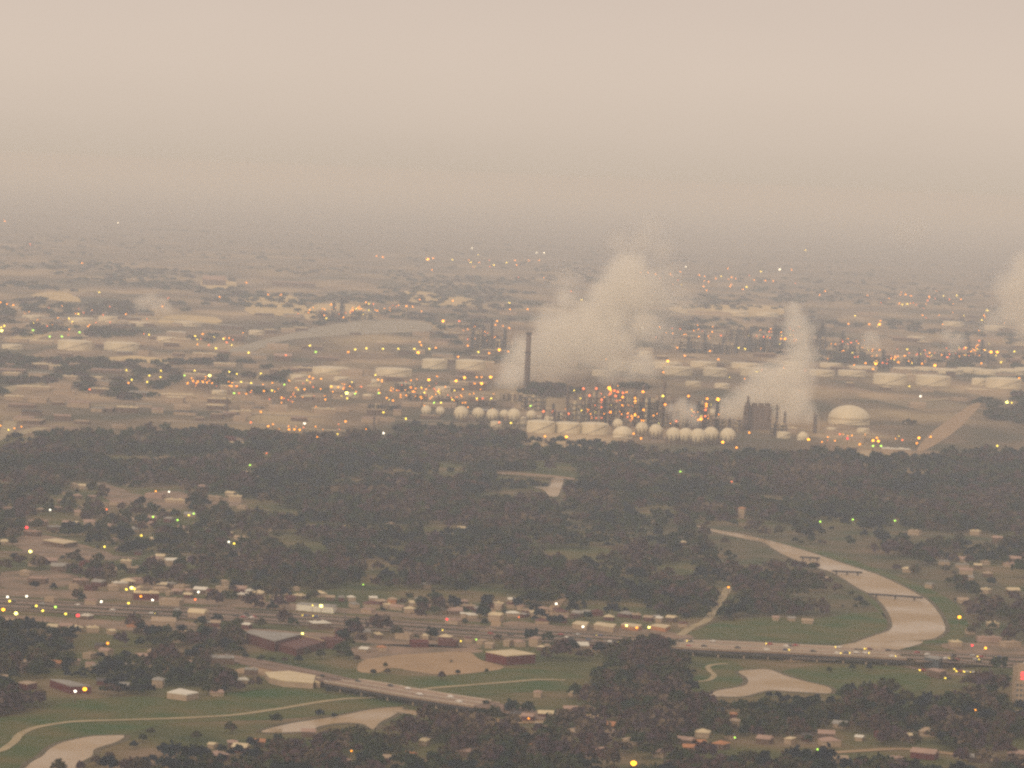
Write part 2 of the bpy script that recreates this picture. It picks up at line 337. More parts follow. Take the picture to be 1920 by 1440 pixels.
for poly in ([(1660, 985), (1740, 996), (1850, 1000), (1880, 1012), (1860, 1035), (1780, 1010), (1690, 1008)], [(1605, 1102), (1580, 1096), (1550, 1100), (1580, 1108)]):
    sheet('meadow', poly, M['grass2'], .14, .5, ko=.4)
for poly in ([(460, 582), (470, 558), (530, 552), (560, 562), (575, 580), (560, 592), (480, 590)], [(575, 600), (590, 572), (650, 570), (700, 585), (690, 600)], [(60, 552), (120, 548), (150, 566), (80, 560)],
             [(300, 606), (320, 592), (400, 595), (410, 606)], [(190, 672), (260, 668), (310, 675), (300, 680), (200, 679)], [(380, 540), (385, 522), (430, 522), (440, 540)],
             [(760, 560), (770, 545), (880, 560), (900, 572), (800, 572)], [(1260, 575), (1440, 572), (1460, 592), (1300, 590)],
             [(10, 640), (60, 622), (100, 622), (60, 640)]):
    sheet('clearing', poly, M['lit_yard'], .5, .8, base=False)  # pale far patches, the glow of the plant lamps is in the material

for poly in ([(-100, 1100), (60, 1104), (240, 1112), (330, 1120), (500, 1128), (640, 1140), (800, 1152), (900, 1160), (900, 1166), (640, 1150), (300, 1130), (-100, 1112)],
             [(-100, 1150), (80, 1156), (240, 1166), (420, 1176), (560, 1184), (700, 1196), (860, 1204), (900, 1214), (740, 1212), (560, 1194), (420, 1190), (240, 1182), (60, 1164)],
             [(960, 1165), (1080, 1176), (1200, 1180), (1290, 1190), (1290, 1198), (1150, 1188), (960, 1178)], [(660, 1215), (760, 1208), (880, 1214), (900, 1224), (780, 1226), (680, 1236)], [(1780, 1206), (1960, 1212), (1960, 1228), (1800, 1222)]):
    sheet('parking_lot', poly, M['lot'], .16, 1.2, ko=.3)
# water
RV1 = [(1290, 981), (1340, 993), (1400, 1004), (1455, 1017), (1500, 1030), (1533, 1040.6), (1572, 1054), (1609, 1066), (1640, 1076), (1675, 1091), (1714, 1111), (1741, 1128), (1760, 1150), (1769, 1167), (1772, 1181), (1762, 1192), (1736, 1200),
       (1653, 1204), (1600, 1208), (1640, 1192), (1666, 1183), (1673, 1170), (1662, 1143), (1640, 1119), (1609, 1103), (1565, 1076), (1530, 1064), (1475, 1043), (1452, 1030), (1430, 1017), (1400, 1011), (1340, 998)]
RV2 = [(1385, 1260), (1414, 1256), (1443, 1256), (1469, 1266), (1505, 1277), (1553, 1289), (1556, 1300), (1523, 1299), (1480, 1297), (1440, 1295), (1399, 1305), (1367, 1307), (1337, 1303), (1343, 1296), (1378, 1290), (1398, 1285), (1403, 1278), (1399, 1270)]
RV2b = [(1600, 1206), (1660, 1204), (1730, 1203), (1700, 1215), (1600, 1235), (1520, 1240), (1480, 1242), (1470, 1236), (1520, 1225)]
RV3 = [(647, 1341), (696, 1331), (755, 1327), (735, 1343), (712, 1355), (699, 1368), (680, 1358), (640, 1356), (600, 1362), (570, 1372), (490, 1373), (540, 1358), (590, 1350)]
RV3h = [(1343, 1300), (1250, 1316), (1150, 1334), (1000, 1349), (880, 1344), (755, 1331), (750, 1337), (870, 1352), (1000, 1357), (1150, 1342), (1260, 1323), (1350, 1306)]
RV4h = [(495, 1368), (400, 1389), (300, 1394), (222, 1388), (216, 1394), (300, 1402), (400, 1397), (500, 1374)]
RV4 = [(30, 1470), (53, 1435), (80, 1418), (93, 1405), (120, 1392), (167, 1382), (200, 1380), (233, 1380), (217, 1392), (178, 1405), (173, 1417), (150, 1432), (110, 1470)]
RV5 = [(1035, 898), (1056, 898), (1052, 916), (1046, 930), (1030, 930), (1020, 920), (1003, 914), (1030, 912)]
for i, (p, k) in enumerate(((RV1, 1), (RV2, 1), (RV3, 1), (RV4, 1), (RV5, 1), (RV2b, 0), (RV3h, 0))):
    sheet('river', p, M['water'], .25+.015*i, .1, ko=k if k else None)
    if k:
        mb = MB(); q = smooth(p + [p[0]], False, 5); mb.ribbon([G(u, v) for u, v in q], 9, .2); struct('river_bank', mb, M['shaded_mud'])
sheet('channel_water', [(430, 657), (480, 641), (560, 622), (640, 606), (700, 600), (790, 603), (805, 620), (700, 626), (600, 632), (520, 642), (460, 664)], M['dull_water'], .6, .1, ko=1)

# paths
def path(name, pts, w, m, z=.4, ko=1, kw=4):
    sp = smooth(pts, False, 6); mb = MB(); mb.ribbon([G(u, v) for u, v in sp], w, z); o = struct(name, mb, m)
    up = [(u, v-kw) for u, v in sp]; dn = [(u, v+kw*.6) for u, v in sp]; keep(up + dn[::-1], ko); return o
path('path', [(-60, 1425), (0, 1408), (15, 1400), (28, 1390), (35, 1380), (50, 1371), (70, 1364), (110, 1357), (150, 1353), (250, 1350), (340, 1347), (400, 1344), (450, 1340), (500, 1333), (540, 1327), (580, 1320), (620, 1314), (660, 1310), (705, 1308), (795, 1293), (830, 1289),
              (870, 1286), (920, 1282), (960, 1279), (1010, 1275), (1060, 1276)], 6.0, M['path'])
path('path', [(1365, 1245), (1345, 1246), (1328, 1250), (1331, 1259), (1339, 1267), (1328, 1276), (1305, 1279)], 4.5, M['path'])
path('path', [(1275, 1192), (1298, 1176), (1318, 1168), (1330, 1158), (1345, 1135), (1358, 1116), (1366, 1102)], 8, M['path'], ko=.9)
path('road', [(1020, 1172), (1030, 1150), (1043, 1134), (1060, 1115)], 9, M['dirt'], ko=.9)
path('road', [(905, 1185), (930, 1172), (922, 1150), (914, 1140)], 9, M['dirt'], ko=.7)
path('road', [(1560, 1412), (1620, 1408), (1690, 1405), (1750, 1410), (1810, 1418), (1870, 1428), (1960, 1440)], 9, M['dirt'], ko=.9, kw=7)
path('road', [(-20, 1036), (40, 1036), (110, 1036), (200, 1043), (260, 1048)], 10, M['asphalt'], ko=.6)
for pts, ww in (([(120, 762), (200, 761), (270, 762)], 22), ([(262, 740), (345, 744)], 14), ([(380, 755), (430, 753), (495, 755)], 16), ([(0, 737), (35, 725), (100, 718)], 30), ([(510, 800), (600, 806), (710, 811)], 26),
                ([(720, 752), (775, 753)], 10), ([(725, 757), (770, 757)], 10), ([(740, 788), (830, 790)], 14), ([(400, 770), (480, 776), (600, 782)], 18), ([(885, 738), (928, 742)], 10), ([(1560, 745), (1700, 752), (1780, 748)], 20),
                ([(1000, 822), (1060, 826), (1140, 834)], 16), ([(110, 590), (300, 598), (440, 612)], 40), ([(1500, 806), (1580, 812), (1660, 818)], 22), ([(300, 790), (470, 795), (560, 801)], 18), ([(20, 790), (10, 812), (-20, 830)], 20),
                ([(30, 815), (55, 808), (85, 802)], 24)):
    path('road', pts, ww, M['path'] if ww > 18 else M['concrete'], .6, .6, 2)

# ------------------------------------------------------------------ highway
HW = [(-260, 1116, .6), (-60, 1128, .6), (200, 1142, .6), (420, 1152, .6), (620, 1164, .6), (800, 1177, .6), (1000, 1190, .6), (1140, 1199, 1.5), (1240, 1205, 5), (1330, 1209, 7.5), (1460, 1215, 7.5), (1600, 1222, 7.5), (1700, 1228, 6), (1800, 1234, 2), (1900, 1240, .6), (2200, 1256, .6)]
hw = smooth([tuple(G(u, v, z)) for u, v, z in HW], False, 6)
i0 = min(range(len(hw)), key=lambda i: abs(hw[i][0]-G(1262, 1206, 6).x)); i1 = min(range(len(hw)), key=lambda i: abs(hw[i][0]-G(1690, 1228, 6).x))
def roadpart(name, off, ww, m, dz=0, pts=None, th=None):
    for seg in ((hw[:i0+1], hw[i1:]) if pts is None else (pts,)):
        mb = MB(); mb.ribbon([(p[0], p[1], p[2]+dz) for p in seg], ww, None, off, th); struct(name, mb, m)
for off in (15, -15): roadpart('road', off, 17, M['asphalt'])
for off in (38, -38): roadpart('road', off, 10, M['asphalt'])
for off in (6.8, 23.2, -6.8, -23.2, 33.5, -33.5): roadpart('road_markings', off, .4, M['paint'], .05)
for off in (12, 18, -12, -18):
    mb = MB()
    for i in range(len(hw)-1):
        if i0 <= i < i1: continue
        a, b_ = Vector(hw[i]), Vector(hw[i+1]); n_ = max(1, int((b_-a).length/14)); d = (b_-a).normalized(); nn = Vector((-d.y, d.x, 0))
        for k in range(n_):
            q = a + (b_-a)*((k+.2)/n_) + nn*off; mb.ribbon([(q.x, q.y, q.z+.06), tuple(q + d*5 + Vector((0, 0, .06)))], .35, None)
    struct('road_markings', mb, M['paint'])
for off in (0, 31, -31): roadpart('verge', off, 5, M['grass2'], -.1)
br = link('highway_bridge', None, None, hw[(i0+i1)//2]); bc = hw[(i0+i1)//2]; seg = hw[i0:i1+1]
reg(br, 'wide concrete highway bridge carrying evening traffic over the muddy river', 'bridge', 1430, 1215, fixed=True)
for off, ww in ((15.2, 19.4), (-15.2, 19.4)):
    mb = MB(); mb.ribbon(seg, ww, None, off, 1.6); link('deck', localise(mb, bc).mesh('deck', M['deck']), br)
for off in (25.3, 5.2, -5.2, -25.3):
    mb = MB(); mb.ribbon([(p[0], p[1], p[2]+1.0) for p in seg], .6, None, off, 1.0); link('barrier', localise(mb, bc).mesh('barrier', M['barrier']), br)
for off in (24.2, 6.2, -6.2, -24.2):
    mb = MB(); mb.ribbon([(p[0], p[1], p[2]-1.61) for p in seg], .7, None, off, 2.6); link('girder', localise(mb, bc).mesh('girder', M['steel2']), br)  # dark girders, their tone stands in for the shade under the deck
for i in range(2, len(seg)-1, 2):
    p = Vector(seg[i]); d = (Vector(seg[i+1])-Vector(seg[i-1])).normalized(); nn = Vector((-d.y, d.x))
    for s_ in (-1, 1):
        mb = MB(); c = p.xy + nn*15.2*s_; a = math.atan2(d.y, d.x)
        for k in (-6, 0, 6): mb.lathe([(.8, 0), (.8, p.z-2.4)], 8, (c.x+nn.x*k, c.y+nn.y*k, 0))
        mb.box((c.x, c.y, p.z-2.6), (1.6, 17, 1.0), a); link('pier', localise(mb, bc).mesh('pier', M['concrete']), br)
hp = []
for side in (1, -1):
    e = []
    for i in range(0, len(hw), 2):
        a = Vector(hw[i]); d = (Vector(hw[min(i+1, len(hw)-1)])-Vector(hw[max(i-1, 0)])).normalized(); q = a + Vector((-d.y, d.x, 0))*side*44; u, v, _ = proj(np.array(q.x), np.array(q.y), a.z); e.append((float(u), float(v)))
    hp += e if side > 0 else e[::-1]
keep([p for p in hp if p[0] < 1150 or p[0] > 1800] if False else hp, .36); keep([p for p in hp if 1240 < p[0] < 1760], 1.0)
# shadow side under the deck
keep_rect(1290, 1225, 1580, 1246, 1)

# small bridge
SB = [(400, 1228, .5), (470, 1240, .6), (540, 1254, 1.2), (600, 1267, 3.5), (640, 1276, 6), (700, 1286, 7), (780, 1300, 7), (850, 1311, 7), (905, 1319, 6.5), (960, 1330, 4), (1030, 1345, 1)]
sb = smooth([tuple(G(u, v, z)) for u, v, z in SB], False, 5); j0, j1 = 20, 40
for off in (8.5, -8.5):
    for sg in (sb[:j0+1], sb[j1:]):
        mb = MB(); mb.ribbon(sg, 13, None, off, 1.0); struct('road', mb, M['asphalt'])
b2 = link('road_bridge', None, None, sb[30]); reg(b2, 'small two-lane road bridge slanting over the grassy river bank', 'bridge', 765, 1300, fixed=True)
seg = sb[j0:j1+1]
for off in (8.5, -8.5):
    mb = MB(); mb.ribbon(seg, 14.5, None, off, 1.4); link('deck', localise(mb, sb[30]).mesh('deck', M['deck']), b2)
for off in (16.0, 0, -16.0):
    mb = MB(); mb.ribbon([(p[0], p[1], p[2]+1) for p in seg], .6, None, off, 1.0); link('barrier', localise(mb, sb[30]).mesh('barrier', M['barrier']), b2)
for off in (15.2, -15.2):
    mb = MB(); mb.ribbon([(p[0], p[1], p[2]-1.41) for p in seg], .7, None, off, 2.0); link('girder', localise(mb, sb[30]).mesh('girder', M['steel2']), b2)  # girder colour carries the painted shade below this deck too
for i in range(2, len(seg)-1, 3):
    p = Vector(seg[i]); d = (Vector(seg[i+1])-Vector(seg[i-1])).normalized(); nn = Vector((-d.y, d.x)); mb = MB()
    for k in (-12, -5, 5, 12): mb.lathe([(.8, 0), (.8, p.z-2.3)], 8, (p.x+nn.x*k, p.y+nn.y*k, 0))
    mb.box((p.x, p.y, p.z-2.3), (1.5, 28, .85), math.atan2(d.y, d.x)); link('pier', localise(mb, sb[30]).mesh('pier', M['concrete']), b2)
keep([(400, 1222), (540, 1248), (627, 1266), (744, 1286), (853, 1305), (905, 1308), (905, 1330), (817, 1320), (688, 1306), (636, 1286), (540, 1262), (400, 1236)], 1)
# canal road bridge
cb = [G(930, 886, 3), G(980, 888, 5), G(1035, 892, 5), G(1078, 897, 3)]; o = link('canal_bridge', None, None, cb[2]); mb = MB(); mb.ribbon([tuple(p) for p in cb], 14, None, 0, 1.2)
link('deck', localise(mb, cb[2]).mesh('deck', M['deck']), o); reg(o, 'pale low road bridge over the canal in the dark wood', 'bridge', 1035, 893, fixed=True)
for p in cb[1:3]:
    mb = MB(); mb.lathe([(.8, 0), (.8, 3.8)], 8, (p[0]*.999, p[1], 0)); link('pier', localise(mb, cb[2]).mesh('pier', M['concrete']), o)
keep([(928, 880), (1080, 890), (1080, 900), (930, 892)], 1)
# pipe crossings over the river
for (a, b_, desc) in (((1500, 1044), (1538, 1046), 'thin dark pipe bridge over the narrow upper river'), ((1560, 1070), (1617, 1073), 'thin dark pipe bridge over the middle river reach'), ((1628, 1113), (1730, 1120), 'long dark pipe bridge over the wide river bend')):
    A, B = G(*a, 3.5), G(*b_, 3.5); c = (A+B)/2; o = link('pipe_bridge', None, None, (c.x, c.y, 0)); mb = MB()
    for k in (-1.2, 1.2): mb.bar((A.x, A.y+k, 3.5), (B.x, B.y+k, 3.5), .6, 6)
    mb.box((c.x, c.y, 2.4), ((B-A).length, 3.4, .5), math.atan2(B.y-A.y, B.x-A.x)); link('pipe', localise(mb, (c.x, c.y, 0)).mesh('pipe', M['steel2']), o)
    for t in (.15, .5, .85):
        mb = MB(); q = A.lerp(B, t); mb.box((q.x, q.y, 0), (1.4, 3, 2.4)); link('pier', localise(mb, (c.x, c.y, 0)).mesh('pier', M['steel2']), o)
    reg(o, desc, 'pipe bridge', *a, fixed=True)
# ------------------------------------------------------------------ buildings
def poly_building(name, roof_px, h, wallm, roofm, desc, cat='building', low=None, ko=True, extra=None):
    W = [G(u, v, h) for u, v in roof_px]; c = sum(W, Vector())/len(W); c.z = 0
    o = link(name, None, None, c); wp = [(c.x+(p.x-c.x)*.985, c.y+(p.y-c.y)*.985) for p in W]
    mb = MB(); mb.prism(wp, 0, h-.6); link('wall', localise(mb, c).mesh('wall', wallm), o)
    mb = MB(); mb.prism([(p.x, p.y) for p in W], h-.6, h); link('roof', localise(mb, c).mesh('roof', roofm), o)
    u = sum(p[0] for p in roof_px)/len(roof_px); v = sum(p[1] for p in roof_px)/len(roof_px); hp_ = h/mpp(v+20)
    reg(o, desc, cat, u, v+hp_, fixed=True)
    if ko: keep_rect(min(p[0] for p in roof_px)-3, min(p[1] for p in roof_px)-2, max(p[0] for p in roof_px)+3, max(p[1] for p in roof_px)+(low or hp_*.8), 1)
    return o, c, W
o, c, W = poly_building('warehouse', [(910, 1221.5), (960, 1217), (1005, 1225.6), (949.6, 1229.5)], 8, M['red'], M['cream'], 'square dark red warehouse with a flat pale cream roof', low=14)
poly_building('storehouse', [(496, 1260), (542, 1257.5), (592, 1266), (588, 1280), (532, 1276), (505, 1269.6)], 5, M['tan'], M['cream'], 'long low building with a wide cream roof by the slanting road', low=9)
poly_building('annexe', [(594, 1269), (618, 1273), (600, 1279), (590, 1278)], 4.5, M['tan'], M['cream'], 'small cream-roofed annexe at the end of the long building', low=6)
poly_building('house', [(313, 1297.5), (337, 1290), (373, 1298), (350, 1302.5)], 5, M['tan'], M['white'], 'small bright white-roofed house above the riverside grass', 'house', low=8)
poly_building('house', [(93, 1273), (123, 1274), (172, 1286), (132, 1286)], 6, M['red'], M['grey'], 'long red brick house with a grey roof and an orange porch lamp', 'house', low=14)
poly_building('house', [(33, 1279), (50, 1276), (70, 1279), (52, 1283)], 5, M['red'], M['tan'], 'short red house with a tan roof near the photo edge', 'house', low=8)
poly_building('warehouse', [(80, 1012), (105, 1009), (146, 1015), (120, 1019)], 5, M['brown'], M['cream'], 'low warehouse with a flat cream roof in the far suburb', low=8)
poly_building('shop', [(1073, 1168), (1082, 1163.5), (1104, 1166), (1100, 1173)], 5, M['tan'], M['cream'], 'first of the two cream-roofed shops by the highway', 'shop', low=8)
poly_building('shop', [(1113, 1170), (1120, 1165.5), (1156, 1170), (1150, 1176)], 5, M['tan'], M['cream'], 'second, longer cream-roofed shop with a lit front by the highway', 'shop', low=8)
poly_building('shop', [(555, 1132), (565, 1129), (632, 1134), (626, 1138)], 6, M['white'], M['grey'], 'long white shopfront with two yellow lamps beside the highway', 'shop', low=11)
poly_building('office_block', [(1733, 1231), (1742, 1228), (1768, 1232), (1760, 1236)], 9, M['blue'], M['grey'], 'dark blue-grey office block beyond the far end of the bridge', low=18)
poly_building('office_block', [(1738, 1254), (1752, 1252), (1775, 1256), (1763, 1260)], 6, M['brown'], M['pink'], 'brown low block in front of the blue-grey office block', low=12)
poly_building('shop', [(1219, 1172), (1232, 1169), (1257, 1172), (1248, 1177)], 4, M['orange'], M['cream'], 'cream-roofed shop with an orange front right of the lit shops', 'shop', low=8)
poly_building('shop', [(1164, 1170), (1172, 1167), (1204, 1171), (1196, 1176)], 4, M['orange'], M['cream'], 'orange-walled shop under two yellow lamps by the highway', 'shop', low=8)
# maroon hall and its lower wing
poly_building('hall', [(461, 1185), (472, 1180.5), (567, 1188.5), (515, 1202)], 9, M['maroon'], M['grey'], 'large maroon hall with a wide flat grey roof', 'hall', low=18)
o, c, W = poly_building('hall_wing', [(517, 1206), (567, 1192.5), (608, 1203), (556, 1217)], 6, M['maroon'], M['maroon'], 'lower maroon wing in front of the large maroon hall', 'hall', low=12)
mb = MB(); A, B, C = W[0], W[1], W[2]
for p, q in ((A, B), (B, C)): mb.bar((p.x, p.y, 6.7), (q.x, q.y, 6.7), .7, 4)
link('fascia', localise(mb, c).mesh('fascia', M['tan']), o)
# tan tower with red sign at the right edge
tb = G(1913, 1322); o = link('tower_block', None, None, tb); s_ = mpp(1322); wd = 42*s_; ht = 76*s_
mb = MB(); mb.box((3, 0, 0), (wd, 14, ht), R(8)); link('wall', mb.mesh('wall', M['tan']), o); mb = MB(); mb.box((3, 0, ht), (wd*.7, 9, 2.2), R(8)); link('roof_housing', mb.mesh('roof_housing', M['tan']), o)
for zz, hh in ((ht-4.6, 1.0), (ht-6.4, 1.0), (ht-9.0, .7)):
    mb = MB(); mb.box((1, -7.6, zz), (5.5, .4, hh), R(8)); link('red_sign', mb.mesh('red_sign', LAMP['R']), o)
wb = MB()
for zz in range(4, int(ht)-10, 4):
    for xx in range(-7, 8, 3): wb.box((3+xx, -7.25 + xx*.14, zz), (1.6, .3, 1.8), R(8))
link('window', wb.mesh('window', M['blue']), o)['kind'] = 'stuff'
reg(o, 'tall tan tower block with a glowing red sign near its top', 'tower block', 1905, 1285, fixed=True); keep_rect(1890, 1243, 1935, 1312, 1)

def house_mesh(w, d, h, roof, wallm, roofm):
    a = MB(); a.box((0, 0, 0), (w, d, h))
    r = MB()
    if roof == 'gable':
        k = .6; z = h + min(w, d)*.22
        r.add([(-w/2-k, -d/2-k, h-.1), (w/2+k, -d/2-k, h-.1), (w/2+k, d/2+k, h-.1), (-w/2-k, d/2+k, h-.1), (-w/2-k, 0, z), (w/2+k, 0, z)], [(0, 1, 5, 4), (2, 3, 4, 5), (0, 4, 3), (1, 2, 5), (3, 2, 1, 0)])
    elif roof == 'hip':
        k = .6; z = h + min(w, d)*.22; q = max(0, w/2-d/2)
        r.add([(-w/2-k, -d/2-k, h), (w/2+k, -d/2-k, h), (w/2+k, d/2+k, h), (-w/2-k, d/2+k, h), (-q-.3, 0, z), (q+.3, 0, z)], [(0, 1, 5, 4), (2, 3, 4, 5), (0, 4, 3), (1, 2, 5), (3, 2, 1, 0)])
    elif roof == 'arch':
        n_ = 8; vs = []
        for x in (-w/2-.3, w/2+.3):
            for i in range(n_+1): t = math.pi*i/n_; vs.append((x, -math.cos(t)*d/2*1.02, h + math.sin(t)*d*.22))
        r.add(vs, [(i, n_+1+i, n_+2+i, i+1) for i in range(n_)] + [tuple(range(n_+1)), tuple(range(2*n_+1, n_, -1)), (0, n_, 2*n_+1, n_+1)])
    else:
        r.box((0, 0, h), (w+.6, d+.6, .7))
        r.box((w*.2, 0, h+.7), (w*.12, d*.3, 1.4)); r.box((-w*.25, d*.1, h+.7), (w*.08, d*.2, 1.1))
    return a.mesh('wall', wallm), r.mesh('roof', roofm)
def building(name, u, v, wpx, h, d, roof, wallm, roofm, desc, cat, group=None, ko=.8, rz=None):
    p = G(u, v); s_ = mpp(v, u); w_ = wpx*s_; rz = random.uniform(-.5, .5) if rz is None else rz
    o = link(name, None, None, (p.x, p.y + d/2, 0), rz)
    wm, rm = house_mesh(w_, d, h, roof, M[wallm], M[roofm]); link('wall', wm, o); link('roof', rm, o)
    reg(o, desc, cat, u, v, group)
    hp_ = h/s_ + d*.08/s_; keep_rect(u-wpx/2, v-hp_-1, u+wpx/2, v+1, ko) if ko else None
    return o
WORD = {'cream': 'cream-roofed', 'white': 'white-roofed', 'grey': 'grey-roofed', 'pink': 'dusty pink-roofed', 'orange': 'orange-roofed', 'dark': 'dark-roofed', 'tan': 'tan-roofed', 'red': 'red-roofed', 'maroon': 'maroon-roofed'}
